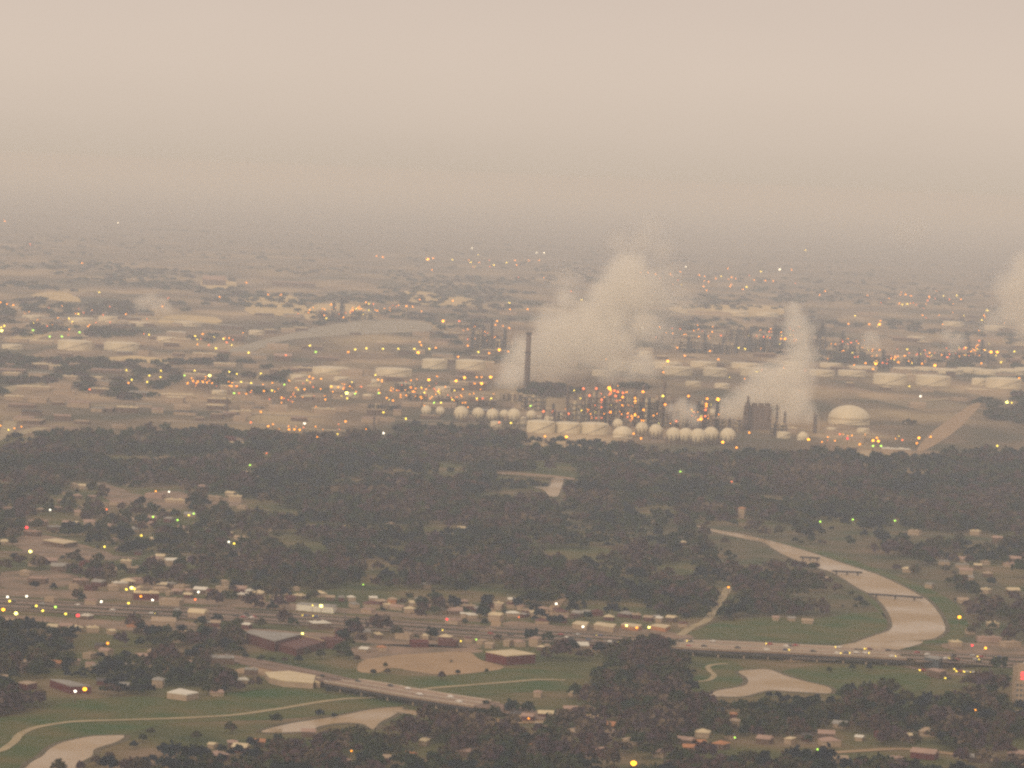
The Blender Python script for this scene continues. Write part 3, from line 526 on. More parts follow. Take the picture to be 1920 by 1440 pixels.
# u, v(base), width px, height m, depth m, roof kind, wall, roof
BL = [(450, 1412, 26, 4, 12, 'gable', 'maroon', 'cream'), (398, 1404, 12, 3, 8, 'gable', 'tan', 'cream'), (435, 1402, 18, 3.5, 10, 'hip', 'brown', 'pink'), (405, 1428, 34, 4, 12, 'hip', 'maroon', 'pink'), (485, 1402, 20, 4, 12, 'gable', 'brown', 'orange'),
      (1318, 1384, 26, 4, 12, 'hip', 'tan', 'cream'), (1280, 1396, 44, 3.5, 9, 'gable', 'brown', 'pink'), (1292, 1412, 22, 4, 10, 'gable', 'brown', 'orange'), (1352, 1406, 24, 4, 12, 'hip', 'brown', 'orange'), (1378, 1362, 18, 4, 11, 'hip', 'tan', 'tan'),
      (1482, 1396, 14, 4, 10, 'hip', 'tan', 'cream'), (1435, 1396, 26, 4, 10, 'gable', 'brown', 'pink'), (1550, 1386, 30, 4, 10, 'gable', 'brown', 'pink'), (1556, 1400, 36, 4, 11, 'hip', 'tan', 'pink'), (1577, 1366, 26, 3.5, 9, 'gable', 'tan', 'grey'),
      (1137, 1372, 34, 4.5, 12, 'gable', 'brown', 'orange'), (1070, 1338, 26, 3.5, 9, 'gable', 'brown', 'pink'), (1100, 1337, 22, 3.5, 9, 'hip', 'brown', 'pink'), (1025, 1347, 32, 3.5, 9, 'gable', 'maroon', 'cream'), (1008, 1308, 14, 4, 9, 'hip', 'tan', 'pink'), (1075, 1307, 12, 3.5, 8, 'hip', 'tan', 'cream'),
      (927, 1329, 12, 4, 8, 'hip', 'tan', 'tan'), (944, 1338, 16, 4, 9, 'gable', 'tan', 'pink'), (990, 1352, 22, 3.5, 9, 'gable', 'maroon', 'pink'), (1073, 1352, 14, 3, 8, 'gable', 'tan', 'grey'), (1735, 1424, 46, 4.5, 12, 'gable', 'red', 'pink'), (1908, 1424, 34, 4, 10, 'gable', 'brown', 'pink'), (1652, 1385, 18, 4, 9, 'gable', 'red', 'maroon'),
      (1613, 1390, 14, 3, 9, 'gable', 'tan', 'white'), (1740, 1382, 34, 4, 12, 'hip', 'tan', 'tan'), (1572, 1432, 34, 3.5, 9, 'gable', 'tan', 'tan'), (1830, 1430, 26, 3.5, 9, 'gable', 'brown', 'grey'), (720, 1432, 22, 4, 10, 'gable', 'maroon', 'tan'), (768, 1426, 18, 4, 10, 'gable', 'brown', 'orange'), (640, 1438, 26, 4, 10, 'hip', 'brown', 'pink'),
      (1238, 1421, 20, 4, 10, 'hip', 'tan', 'pink'), (1130, 1418, 24, 4, 10, 'hip', 'maroon', 'pink'), (590, 1430, 26, 4, 10, 'gable', 'brown', 'orange'), (870, 1420, 24, 4, 10, 'gable', 'brown', 'pink'), (905, 1432, 14, 4, 8, 'hip', 'tan', 'grey'),
      (97, 1186, 18, 5, 12, 'gable', 'tan', 'cream'), (370, 1160, 32, 5, 14, 'arch', 'tan', 'cream'), (363, 1198, 30, 5, 14, 'flat', 'tan', 'cream'), (272, 1125, 46, 6, 14, 'flat', 'red', 'cream'), (320, 1136, 40, 5, 12, 'flat', 'tan', 'tan'), (305, 1174, 44, 4, 14, 'gable', 'tan', 'tan'), (250, 1176, 26, 3, 9, 'gable', 'orange', 'orange'),
      (598, 1180, 34, 5, 14, 'flat', 'brown', 'white'), (768, 1150, 20, 4, 9, 'hip', 'tan', 'cream'), (522, 1140, 18, 6, 12, 'arch', 'tan', 'cream'), (480, 1134, 26, 6, 10, 'flat', 'tan', 'tan'), (930, 1166, 24, 6, 10, 'gable', 'tan', 'cream'), (735, 1136, 16, 6, 10, 'hip', 'orange', 'tan'), (658, 1128, 14, 4, 8, 'hip', 'tan', 'white'),
      (1003, 1213, 18, 7, 10, 'hip', 'tan', 'pink'), (1052, 1168, 22, 5, 10, 'hip', 'red', 'pink'), (684, 1224, 16, 3, 9, 'gable', 'tan', 'white'), (715, 1222, 16, 3.5, 9, 'hip', 'tan', 'orange'), (620, 1216, 34, 7, 16, 'flat', 'maroon', 'maroon'), (640, 1200, 26, 7, 14, 'flat', 'maroon', 'maroon'), (785, 1214, 30, 4, 10, 'gable', 'red', 'red'), (840, 1212, 34, 4, 12, 'flat', 'maroon', 'maroon'),
      (45, 1262, 20, 4, 9, 'hip', 'tan', 'pink'), (105, 1253, 22, 4, 9, 'gable', 'brown', 'orange'), (140, 1248, 16, 4, 9, 'hip', 'tan', 'pink'), (295, 1290, 20, 6, 12, 'hip', 'tan', 'grey'), (452, 1283, 22, 3, 10, 'flat', 'tan', 'white'), (405, 1306, 20, 3, 9, 'gable', 'tan', 'pink'), (470, 1266, 24, 4, 9, 'flat', 'brown', 'grey'), (415, 1246, 44, 5, 14, 'flat', 'brown', 'grey'),
      (335, 1206, 40, 5, 10, 'flat', 'tan', 'pink'), (1792, 1213, 20, 4, 10, 'flat', 'tan', 'cream'), (1855, 1205, 44, 4, 10, 'flat', 'pink', 'pink'), (1895, 1214, 36, 4, 10, 'flat', 'tan', 'tan'), (1820, 1190, 14, 4, 8, 'gable', 'tan', 'tan'), (1515, 1170, 20, 3, 8, 'gable', 'tan', 'tan'), (1455, 1164, 12, 3, 8, 'gable', 'tan', 'pink'), (1484, 1165, 12, 3, 8, 'gable', 'tan', 'grey'),
      (1845, 1113, 26, 4, 10, 'flat', 'tan', 'cream'), (1812, 1078, 24, 5, 10, 'gable', 'tan', 'pink'), (1905, 1058, 22, 6, 12, 'gable', 'brown', 'pink'), (1830, 1004, 18, 5, 10, 'flat', 'tan', 'cream'), (1716, 1004, 22, 5, 10, 'flat', 'tan', 'tan'), (1780, 1030, 26, 4, 10, 'flat', 'tan', 'pink'), (1872, 1020, 18, 7, 10, 'gable', 'brown', 'pink'), (1391, 972, 12, 12, 10, 'hip', 'tan', 'orange'),
      (13, 998, 22, 5, 12, 'flat', 'brown', 'cream'), (70, 988, 34, 6, 12, 'flat', 'brown', 'pink'), (60, 1006, 30, 5, 10, 'flat', 'brown', 'pink'), (110, 1072, 30, 5, 14, 'arch', 'brown', 'grey'), (45, 1080, 18, 4, 10, 'hip', 'tan', 'tan'), (200, 1082, 30, 7, 12, 'gable', 'brown', 'tan'), (250, 1075, 28, 5, 10, 'flat', 'brown', 'tan'), (320, 1062, 22, 6, 10, 'gable', 'tan', 'white'), (340, 1085, 18, 5, 10, 'hip', 'tan', 'tan'),
      (300, 1050, 16, 4, 9, 'gable', 'tan', 'cream'), (70, 1095, 34, 5, 12, 'flat', 'brown', 'pink'), (150, 1098, 26, 5, 10, 'flat', 'brown', 'pink'), (265, 1094, 46, 4, 9, 'flat', 'pink', 'pink'), (160, 1062, 20, 4, 9, 'hip', 'red', 'maroon'), (290, 935, 34, 5, 12, 'flat', 'pink', 'pink'), (330, 944, 40, 4, 10, 'flat', 'tan', 'cream'), (400, 940, 28, 5, 12, 'flat', 'tan', 'tan'), (440, 942, 24, 7, 12, 'flat', 'tan', 'cream'),
      (155, 917, 16, 4, 9, 'gable', 'tan', 'cream'), (325, 966, 22, 4, 10, 'flat', 'brown', 'tan'), (100, 960, 30, 5, 10, 'flat', 'brown', 'pink'), (220, 948, 28, 4, 10, 'flat', 'tan', 'pink'), (430, 828, 22, 6, 12, 'flat', 'red', 'red'), (443, 836, 40, 4, 14, 'flat', 'tan', 'cream'), (222, 803, 22, 4, 14, 'flat', 'tan', 'tan'), (890, 862, 22, 4, 14, 'flat', 'tan', 'tan'), (855, 915, 18, 4, 10, 'gable', 'tan', 'tan'),
      (422, 893, 22, 4, 10, 'flat', 'red', 'pink'), (470, 892, 30, 5, 10, 'flat', 'red', 'cream'), (1150, 1085, 22, 3, 8, 'gable', 'tan', 'grey'), (1285, 1110, 30, 4, 8, 'gable', 'tan', 'pink'), (585, 1064, 10, 5, 8, 'hip', 'tan', 'tan'), (420, 1098, 14, 4, 8, 'hip', 'tan', 'tan'), (555, 1108, 10, 3, 8, 'hip', 'tan', 'tan'), (960, 1130, 14, 3, 8, 'gable', 'tan', 'white'), (170, 1135, 22, 4, 8, 'flat', 'tan', 'pink'), (95, 1130, 20, 4, 8, 'flat', 'tan', 'tan'),
      (415, 1110, 22, 4, 9, 'flat', 'tan', 'tan'), (690, 1150, 22, 3, 9, 'flat', 'tan', 'pink'), (850, 1172, 26, 4, 9, 'flat', 'tan', 'pink'), (1545, 1090, 16, 3, 8, 'gable', 'tan', 'tan')]
for (u, v, wp, h, d, rf_, wl, rm) in BL:
    small = wp*mpp(v, u) < 20; nm = 'house' if small else 'low_building'
    shape = {'gable': 'gabled', 'hip': 'hip-roofed', 'arch': 'arched', 'flat': 'flat'}[rf_]
    desc = f"{WORD[rm]} {shape if rf_ != 'hip' else 'small'} {'house' if small else 'building'}"
    building(nm, u, v, wp, h, d, rf_, wl, rm, desc, 'house' if small else 'building', 'houses among the trees' if small else 'low buildings', ko=.75 if v > 1240 else .6)

def infill(n, box, cond, wr, ko, words):
    for i in range(n):
        for _ in range(60):
            u, v = random.uniform(box[0], box[2]), random.uniform(box[1], box[3])
            if not cond(u, v): continue
            wp = random.uniform(*wr); iy, ix = idx(np.array([u-wp/2, u, u+wp/2, u]), np.array([v, v, v, v-8]))
            if KO[iy, ix].max() < .5 and BKO[iy, ix].max() < .5: break
        else: continue
        rm = random.choice(words); rf_ = random.choice(['gable', 'hip', 'flat', 'gable'])
        shape = {'gable': 'gabled', 'hip': 'small', 'flat': 'flat'}[rf_]
        building('house', u, v, wp, random.uniform(3, 4.5), random.uniform(8, 12), rf_, random.choice(['brown', 'tan', 'maroon', 'tan']), rm, f"{WORD[rm]} {shape} house", 'house', 'houses among the trees', ko=ko)
hwy = lambda u: 1136 + (u-100)*.062
infill(62, (0, 890, 470, 1100), lambda u, v: v > 900 + max(0, u-300)*.2, (12, 26), .35, ['tan', 'pink', 'grey', 'cream', 'pink', 'dark', 'tan'])
infill(125, (0, 1100, 1290, 1222), lambda u, v: abs(v-hwy(u)) > 20 and abs(v-hwy(u)) < 48, (8, 30), .4, ['tan', 'cream', 'pink', 'cream', 'grey', 'maroon', 'tan', 'white'])
infill(30, (560, 1345, 1920, 1438), lambda u, v: True, (12, 28), .35, ['pink', 'grey', 'orange', 'tan', 'maroon', 'cream', 'dark'])
infill(16, (0, 1215, 420, 1300), lambda u, v: True, (12, 22), .3, ['pink', 'grey', 'tan', 'dark'])
infill(26, (480, 900, 1400, 1120), lambda u, v: v > 880 + u*.03, (7, 14), .25, ['pink', 'tan', 'cream', 'grey'])
infill(14, (1640, 990, 1920, 1200), lambda u, v: u > 1640+(v-990)*.7, (12, 24), .4, ['pink', 'tan', 'cream', 'grey'])

# industrial sheds far away, and random infill of low sheds
IND = [(330, 747, 60, 6, 30, 'cream'), (60, 731, 60, 5, 30, 'cream'), (128, 712, 30, 6, 25, 'cream'), (75, 645, 44, 6, 40, 'cream'), (330, 627, 36, 5, 30, 'white'), (440, 640, 30, 12, 30, 'pink'), (460, 668, 50, 6, 40, 'tan'), (570, 722, 34, 6, 30, 'cream'), (550, 735, 26, 7, 30, 'tan'),
       (630, 735, 26, 6, 25, 'cream'), (680, 728, 30, 16, 30, 'tan'), (700, 735, 24, 10, 30, 'cream'), (590, 745, 36, 5, 20, 'tan'), (640, 772, 30, 6, 20, 'tan'), (520, 772, 34, 6, 24, 'tan'), (560, 790, 30, 5, 20, 'pink'), (760, 746, 26, 7, 20, 'tan'), (895, 732, 34, 14, 40, 'pink'), (860, 745, 26, 8, 20, 'tan'),
       (950, 695, 30, 12, 30, 'tan'), (200, 700, 60, 6, 30, 'pink'), (20, 700, 50, 6, 30, 'pink'), (120, 740, 40, 5, 20, 'tan'), (40, 765, 50, 5, 20, 'pink'), (340, 770, 30, 6, 20, 'tan'), (430, 782, 26, 6, 20, 'pink'), (470, 690, 30, 6, 30, 'tan'), (400, 535, 44, 18, 60, 'pink'), (550, 538, 80, 14, 60, 'pink'),
       (1720, 765, 30, 6, 24, 'tan'), (1800, 752, 26, 5, 24, 'tan'), (1560, 815, 26, 6, 18, 'tan'), (1600, 828, 40, 6, 18, 'tan'), (1480, 812, 30, 8, 18, 'cream'), (1690, 700, 40, 8, 30, 'tan'), (1250, 690, 40, 8, 30, 'cream'), (1210, 665, 26, 14, 30, 'cream'), (1330, 590, 80, 8, 60, 'tan'), (1560, 640, 30, 8, 40, 'tan'),
       (520, 655, 40, 6, 30, 'tan'), (610, 676, 50, 6, 30, 'pink'), (530, 677, 34, 10, 24, 'pink'), (1900, 700, 40, 9, 40, 'tan'), (840, 765, 30, 6, 16, 'tan'), (720, 790, 40, 5, 16, 'tan'), (960, 790, 30, 5, 16, 'tan'), (880, 790, 24, 6, 16, 'tan'), (1680, 851, 54, 7, 24, 'white'),
       (1850, 640, 60, 8, 60, 'tan'), (1700, 640, 50, 8, 50, 'pink'), (660, 705, 40, 6, 30, 'tan'), (230, 650, 60, 4, 60, 'tan'), (1290, 660, 50, 8, 40, 'cream'), (1480, 640, 40, 8, 40, 'tan')]
for (u, v, wp, h, d, rm) in IND:
    building('industrial_shed', u, v, wp, h, d, 'arch' if random.random() < .2 else 'flat', 'tan' if rm != 'pink' else 'brown', rm, f"long low {WORD[rm]} shed", 'shed', 'industrial sheds', ko=.8, rz=random.uniform(-.08, .14))
for i in range(225):
    for _ in range(50):
        u, v = random.uniform(0, 1920), random.uniform(590, 800)+0
        if 930 < u < 1560 and v > 690: continue
        if v > 800 - (u > 1400)*60 + 0: continue
        iy, ix = idx(np.array(u), np.array(v))
        if KO[iy, ix] < .3: break
    rm = random.choice(['cream', 'tan', 'pink', 'cream', 'grey', 'tan', 'dark'])
    building('industrial_shed', u, v, random.uniform(14, 46), random.uniform(4, 9), random.uniform(15, 40), 'flat', random.choice(['brown', 'tan']), rm, f"small {WORD[rm]} shed", 'shed', 'industrial sheds', ko=.35, rz=random.uniform(-.1, .15))

# ------------------------------------------------------------------ tanks and spheres
def tank(u, v, wpx, hpx, dome=.12, desc='white round storage tank', nm='storage_tank', mt='tankwhite', grp='round storage tanks'):
    s_ = mpp(v, u); r = wpx*s_/2; h = hpx*s_*(1-dome*1.2) if dome < .5 else hpx*s_*.25; p = G(u, v)
    o = link(nm, None, None, (p.x, p.y+r, 0)); mb = MB(); mb.lathe([(r, 0), (r, h)], 32); me = mb.mesh('shell', M[mt]); link('shell', me, o)
    dh = hpx*s_-h; mb = MB(); mb.lathe([(r*1.004*math.cos(t*math.pi/16), h+.01+dh*math.sin(t*math.pi/16)) for t in range(8)]+[(r*.02, h+dh)], 32)
    link('roof', mb.mesh('roof', M[mt], True), o)
    mb = MB()
    mb.ribbon([((r+.6)*math.cos(-2.2+k*.11), (r+.6)*math.sin(-2.2+k*.11), .3+(h-.3)*k/14) for k in range(15)], 1.0, None, 0, .4)
    link('stair', mb.mesh('stair', M['steel']), o)
    reg(o, desc, 'storage tank', u, v, grp); keep_rect(u-wpx/2, v-hpx, u+wpx/2, v+1, 1); return o
for (u, v, wpx, hpx) in ((136, 657, 65, 19), (224, 658, 67, 16), (814, 692, 48, 19), (882, 694, 57, 19), (619, 702, 72, 13), (737, 706, 70, 15), (1672, 722, 65, 21), (1753, 724, 66, 20), (1886, 729, 68, 20), (1838, 723, 30, 14), (1542, 706, 50, 12), (1480, 706, 44, 14), (1342, 706, 46, 16), (1272, 704, 56, 16),
                         (1415, 706, 52, 16), (1600, 706, 54, 11), (1206, 700, 46, 18), (1160, 695, 40, 16), (1700, 700, 50, 10), (1780, 702, 60, 10), (1860, 704, 60, 10), (1210, 672, 26, 14), (1490, 688, 40, 10), (1560, 690, 44, 9), (1014, 812, 54, 23), (1065, 813, 50, 21), (1115, 815, 54, 22),
                         (1010, 790, 22, 10), (1032, 793, 24, 12), (1470, 822, 26, 12), (700, 722, 30, 10), (930, 800, 22, 10), (972, 795, 30, 14), (410, 740, 30, 8), (640, 715, 30, 8), (1930, 702, 50, 12), (480, 628, 30, 9), (150, 606, 50, 10), (200, 603, 36, 10), (1380, 592, 50, 9), (1440, 594, 44, 8), (1250, 692, 60, 12), (1320, 690, 50, 12), (1400, 692, 56, 11), (1620, 697, 56, 10), (1740, 699, 50, 10), (1822, 700, 50, 10), (1900, 703, 56, 10), (1130, 706, 40, 12), (1300, 724, 30, 9), (1355, 728, 30, 9), (660, 745, 26, 9), (690, 748, 22, 9), (760, 728, 34, 10), (830, 735, 30, 10), (560, 712, 34, 9), (350, 612, 50, 9), (260, 612, 40, 8), (60, 600, 44, 9), (310, 640, 36, 8), (20, 655, 40, 9), (1560, 812, 20, 10), (1620, 812, 24, 9), (1720, 640, 36, 9), (1790, 612, 40, 9), (1870, 620, 44, 9)):
    tank(u, v, wpx, hpx, .15, 'white round storage tank' if wpx > 35 else 'small white round tank')
tank(1595, 797, 80, 35, .9, 'big white dome-roofed storage tank on the refinery floor', 'domed_tank')['label'] = ''; THINGS[-1][4] = True
tank(1168, 822, 38, 22, .8, 'pale dome-topped tank at the end of the cream tank block', 'domed_tank'); THINGS[-1][4] = True
tank(1506, 826, 22, 16, .9, 'small pale domed tank below the upright steam plume', 'domed_tank'); THINGS[-1][4] = True
def sphere_proto():
    bm = bmesh.new(); bmesh.ops.create_uvsphere(bm, u_segments=28, v_segments=16, radius=1); me = bpy.data.meshes.new('shell')
    for f in bm.faces: f.smooth = True
    bm.to_mesh(me); bm.free(); me.materials.append(M['tankwhite']); f = MB()
    for k in range(10):
        a = 2*math.pi*k/10; f.bar((math.cos(a), math.sin(a), -1.18), (math.cos(a), math.sin(a), .05), .045, 5)
        b_ = 2*math.pi*(k+1)/10; f.bar((math.cos(a), math.sin(a), -1.1), (math.cos(b_), math.sin(b_), -.3), .02, 4)
    return me, f.mesh('support_frame', M['steel'])
SM, SF = sphere_proto()
for (u, v, r) in ((799, 770, 10), (825, 771, 9), (864, 775, 14), (896, 776, 12), (923, 778, 12), (963, 779, 13), (996, 779, 10), (1051, 783, 9), (1158, 795, 10), (1203, 803, 12), (1229, 808, 13), (1262, 815, 14), (1285, 816, 14), (1308, 818, 15), (1332, 815, 15), (1364, 817, 15), (1334, 774, 8), (945, 777, 9)):
    s_ = mpp(v+r*1.1, u); p = G(u, v+r*1.18); o = link('spherical_tank', None, None, (p.x, p.y, 0)); R_ = r*s_
    for nm, me in (('shell', SM), ('support_frame', SF)):
        c_ = link(nm, me, o, (0, 0, R_*1.18), 0, (R_, R_, R_))
    big = r >= 12
    reg(o, ('large' if big else 'small') + ' white spherical tank on legs', 'spherical tank', u, v, 'spherical gas tanks'); keep_rect(u-r, v-r, u+r, v+r*1.2, 1)

# ------------------------------------------------------------------ chimney, towers, process frames
def chimney(u, vtop, vbase, wpx, mt, desc, fixed=True, lamp=None):
    s_ = mpp(vbase, u); p = G(u, vbase); h = (vbase-vtop)*s_; r = wpx*s_/2; o = link('chimney', None, None, p)
    mb = MB(); mb.lathe([(r*1.15, 0), (r*.95, h*.5), (r*.85, h)], 20); link('shaft', mb.mesh('shaft', M[mt], True), o)
    mb = MB(); mb.lathe([(r*1.05, h*.96), (r*1.3, h*.965), (r*1.3, h*.98), (r*1.05, h*.985)], 20); mb.lathe([(r*1.1, h*.6), (r*1.35, h*.605), (r*1.35, h*.615), (r*1.1, h*.62)], 20)
    link('platform', mb.mesh('platform', M['steel2']), o); reg(o, desc, 'chimney', u, vbase, None if fixed else 'slim chimneys', fixed); return o
chimney(987.5, 622, 722, 10.5, 'steel', 'tall dark chimney rising through the huge steam plume')
TW = {}
def tower(u, vtop, vbase, wpx=4, lamps=(), mt='steel'):
    s_ = mpp(vbase, u); p = G(u, vbase); h = (vbase-vtop)*s_; r = wpx*s_/2; o = link('process_tower', None, None, p)
    mb = MB(); mb.lathe([(r*1.25, 0), (r*1.25, h*.12), (r, h*.15), (r, h*.62), (r*.8, h*.66), (r*.8, h*.97), (r*.3, h)], 12); link('column', mb.mesh('column', M[mt], True), o)
    mb = MB()
    for k in range(1, 6): mb.lathe([(r*1.02, h*k/6), (r*1.9, h*k/6+.05), (r*1.9, h*k/6+.5), (r*1.02, h*k/6+.55)], 12)
    mb.bar((r*1.5, -r*.8, 0), (r*1.3, -r*.8, h*.95), r*.18, 5); link('platform', mb.mesh('platform', M['steel2']), o)
    for (lu, lv, lc) in lamps:
        rr = {'O': 2.8, 'Y': 2.6}.get(lc, 1.9); z = (vbase-lv)*s_
        q = MB(); q.lathe([(rr*.5, -rr*.8), (rr, 0), (rr*.5, rr*.8)], 8, ((lu-u)*s_, -r*1.9-rr, z)); q.box(((lu-u)*s_, -r*1.5, z-.2), (.4, r+rr, .4)); link('lamp', q.mesh('lamp', LAMP[lc]), o)
    reg(o, ('lit ' if lamps else 'slim ') + ('dark' if mt != 'tan' else 'tan') + ' refinery tower', 'refinery tower', u, vbase, 'refinery process towers'); return o
def frame(u, v, wpx, h, d, floors=4, mt='steel', desc='open steel process frame'):
    s_ = mpp(v, u); p = G(u, v); w_ = wpx*s_; o = link('process_unit', None, None, (p.x, p.y+d/2, 0), random.uniform(-.1, .1)); mb = MB()
    nx = max(2, int(w_/8)+1)
    for i in range(nx):
        for y in (-d/2, d/2): mb.box((-w_/2+w_*i/(nx-1), y, 0), (.8, .8, h))
    link('steelwork', mb.mesh('steelwork', M[mt]), o)['kind'] = 'stuff'; mb = MB()
    for k in range(1, floors+1): mb.box((0, 0, h*k/floors-.5), (w_+1.2, d+1.2, .5))
    link('decking', mb.mesh('decking', M[mt]), o)['kind'] = 'stuff'
    for k in range(int(w_/6)+2):
        mb = MB()
        x = random.uniform(-w_/2+2, w_/2-2); rr = random.uniform(1.2, 2.6); mb.lathe([(rr, 0), (rr, h*random.uniform(.5, 1.15)), (rr*.4, h*1.18)], 10, (x, random.uniform(-d/3, d/3), 0))
        link('vessel', mb.mesh('vessel', M['cream' if random.random() < .35 else ('tan' if random.random() < .5 else 'steel')]), o)  # paler vessels: lamplight on the equipment is put into their colour
    reg(o, desc, 'process frame', u, v, 'steel process frames'); return o
# ------------------------------------------------------------------ lamps traced from the photo
LT = """9,414,o 221,418,w 56,458,r 154,493,o 186,548,y 412,557,o 462,530,o 1,567,o 13,570,o 25,572,o 147,589,y 129,597,y 8,611,y 2,614,y 3,620,Y 62,619,g 93,631,g 116,631,g 149,623,g 236,589,o 380,626,o 366,630,y 419,635,y 425,642,r 405,653,y 466,661,y 237,694,y 302,695,y 365,695,y 346,704,g 393,704,Y 430,697,y 444,701,y
241,718,o 276,716,y 301,707,y 280,704,y 247,712,y 168,730,r 352,718,o 362,714,o 371,715,o 380,715,o 388,717,o 434,724,o 444,724,o 452,716,y 471,718,y 439,737,g 706,480,o 718,482,o 802,486,O 812,484,o 883,492,y 950,492,y 885,465,w 848,487,y 926,497,y 503,552,o 527,553,o 621,571,o 609,580,o 624,580,o 640,579,o 662,581,o 612,597,y
644,595,o 787,562,o 849,564,o 774,575,o 762,574,o 790,584,o 831,602,O 861,602,r 932,602,o 929,609,o 955,568,y 956,580,o 955,615,o 945,632,o 885,625,o 909,622,o 787,641,o 790,647,o 784,661,O 777,654,y 805,654,y 817,652,o 747,654,y 718,654,y 687,653,y 666,655,y 653,660,o 581,648,y 592,660,g 536,666,r 877,648,o 897,660,y 917,662,o
936,656,O 953,659,o 859,669,o 489,700,y 704,703,y 804,712,O 855,714,O 871,708,O 903,719,O 890,719,o 920,707,O 894,707,o 903,707,o 533,721,g 580,706,o 587,709,o 602,710,o 709,712,o 716,713,o 868,730,o 650,737,Y 666,738,g 571,730,o 621,726,o 634,726,o 644,729,o 733,732,o 710,737,g 610,749,o 651,747,y 510,732,y 495,733,o 770,726,o
774,734,o 772,719,o 796,736,y 789,744,o 822,734,y 725,746,o 737,751,o 827,755,y 814,755,g 894,747,y 905,747,r 921,747,y 1006,474,w 1020,474,w 1071,546,r 1091,562,y 1202,511,o 1215,511,o 1229,514,o 1257,514,o 1311,516,o 1342,522,o 1372,520,o 1319,537,o 1369,537,o 1286,500,w 989,580,o 1204,614,w 1237,614,o 1262,625,o 1352,629,r
1270,652,o 1284,667,o 1331,658,o 1252,677,O 1347,674,o 1244,698,o 1137,673,o 1510,469,y 1427,509,y 1435,526,o 1462,505,w 1484,506,o 1400,538,y 1547,546,o 1537,553,o 1698,552,o 1708,555,o 1686,569,o 1692,571,y 1701,570,y 1802,561,o 1794,554,y 1851,582,y 1845,591,o 1841,600,y 1603,592,y 1591,607,o 1630,608,o 1649,608,O
1623,681,o 1642,682,O 1655,680,r 1637,692,o 1656,667,o 1644,667,o 1677,672,o 1684,679,o 1701,655,y 1720,664,r 1727,670,r 1729,682,o 1753,685,O 1776,670,r 1792,663,r 1809,652,r 1814,652,r 1821,659,o 1830,663,o 1836,639,r 1845,656,o 1858,660,O 1870,660,O 1840,681,o 1877,679,y 1902,659,y 1705,724,y 1888,754,Y 1897,755,y 1397,654,y 1385,652,y 1405,629,y
1509,694,r 1726,743,w 1911,709,o 1,798,o 16,806,y 27,803,o 40,800,o 470,792,r 292,921,o 317,922,w 200,955,r 287,969,g 363,963,g 354,966,y 333,975,g 94,956,w 50,989,R 265,1004,y 196,1025,y 57,1034,Y 429,1016,w 439,1019,y 469,872,g 489,772,o 503,799,o 542,805,o 552,805,o 562,806,o 595,819,o 633,814,y 648,790,o 719,773,y 761,785,y 796,761,o
719,812,w 924,767,o 571,794,w 500,850,r 936,792,r 958,793,y 1022,818,o 1062,819,O 995,761,g 1188,813,o 1202,822,o 1355,829,O 1381,839,o 1405,811,o 1516,824,O 1276,884,g 1372,903,r 1575,814,r 1589,822,R 1612,833,o 1637,826,O 1647,827,O 1637,836,g 1652,836,g 1644,821,o 1692,825,r 1723,821,O 1719,831,o 1745,819,o 1870,836,y
14,1119,w 50,1118,w 18,1127,y 68,1136,y 104,1138,g 80,1145,y 6,1143,O 30,1150,Y 123,1151,y 146,1154,R 190,1128,w 241,1131,y 237,1105,y 247,1102,Y 252,1104,y 264,1118,o 286,1125,w 372,1110,w 366,1124,r 202,1206,o 319,1217,R 159,1292,O 141,1296,w 567,1188,Y 586,1135,y 602,1136,Y 681,1096,g 746,1176,r 838,1161,R 973,1157,r 1043,1132,w
864,1202,y 893,1199,g 1093,1175,w 991,1347,o 1175,1173,Y 1194,1177,o 1217,1176,Y 1366,1101,o 1538,978,g 1599,974,g 1678,976,g 1799,1157,O 1823,1210,R 1848,1215,O 1829,1331,o 1378,1383,g 1533,1405,g 659,1408,o 1188,1431,O"""
LT = [(float(a), float(b), c) for a, b, c in (t.split(',') for t in LT.split())]
UNIT = """1091,728,r 1115,728,r 1103,741,r 1126,749,r 1119,757,r 1127,763,r 1117,773,y 1128,783,r 1135,786,r 1165,760,o 1154,751,r 1188,746,o 1188,753,O 1189,777,O 1195,776,o 1185,785,o 1202,788,o 1205,768,o 1229,780,r 1232,793,Y 1221,794,y 1130,792,y 1144,772,o 1202,734,o 1139,727,O 1142,731,o 1149,732,r 1155,734,r 1165,736,r
1152,742,r 1165,744,o 1141,738,r 1126,755,r 1120,758,r 1203,734,o 1240,742,y 1288,742,o 1323,747,o 1322,757,o 1322,761,o 1321,768,r 1321,780,r 1313,785,O 1308,787,o 1258,793,o 1267,789,r 1245,758,o 1343,748,O 1018,771,r 1035,771,r 1066,775,r"""
UNIT = [(float(a), float(b), c) for a, b, c in (t.split(',') for t in UNIT.split())]
cols = [(1018, 760), (1036, 756), (1062, 722), (1076, 735), (1091, 722), (1103, 733), (1117, 720), (1127, 742), (1141, 716), (1153, 728), (1165, 726), (1188, 728), (1203, 722), (1216, 745), (1230, 742), (1242, 712), (1258, 752), (1268, 770), (1288, 736), (1309, 752), (1322, 740), (1343, 744)]
for (cu, vt) in cols:
    ls = [l_ for l_ in UNIT if min(cols, key=lambda c_: abs(c_[0]-l_[0]))[0] == cu]
    tower(cu, vt, 798+(cu-1200)*.04, random.choice((4, 5, 6)), ls, random.choice(('steel', 'steel', 'steel2')))
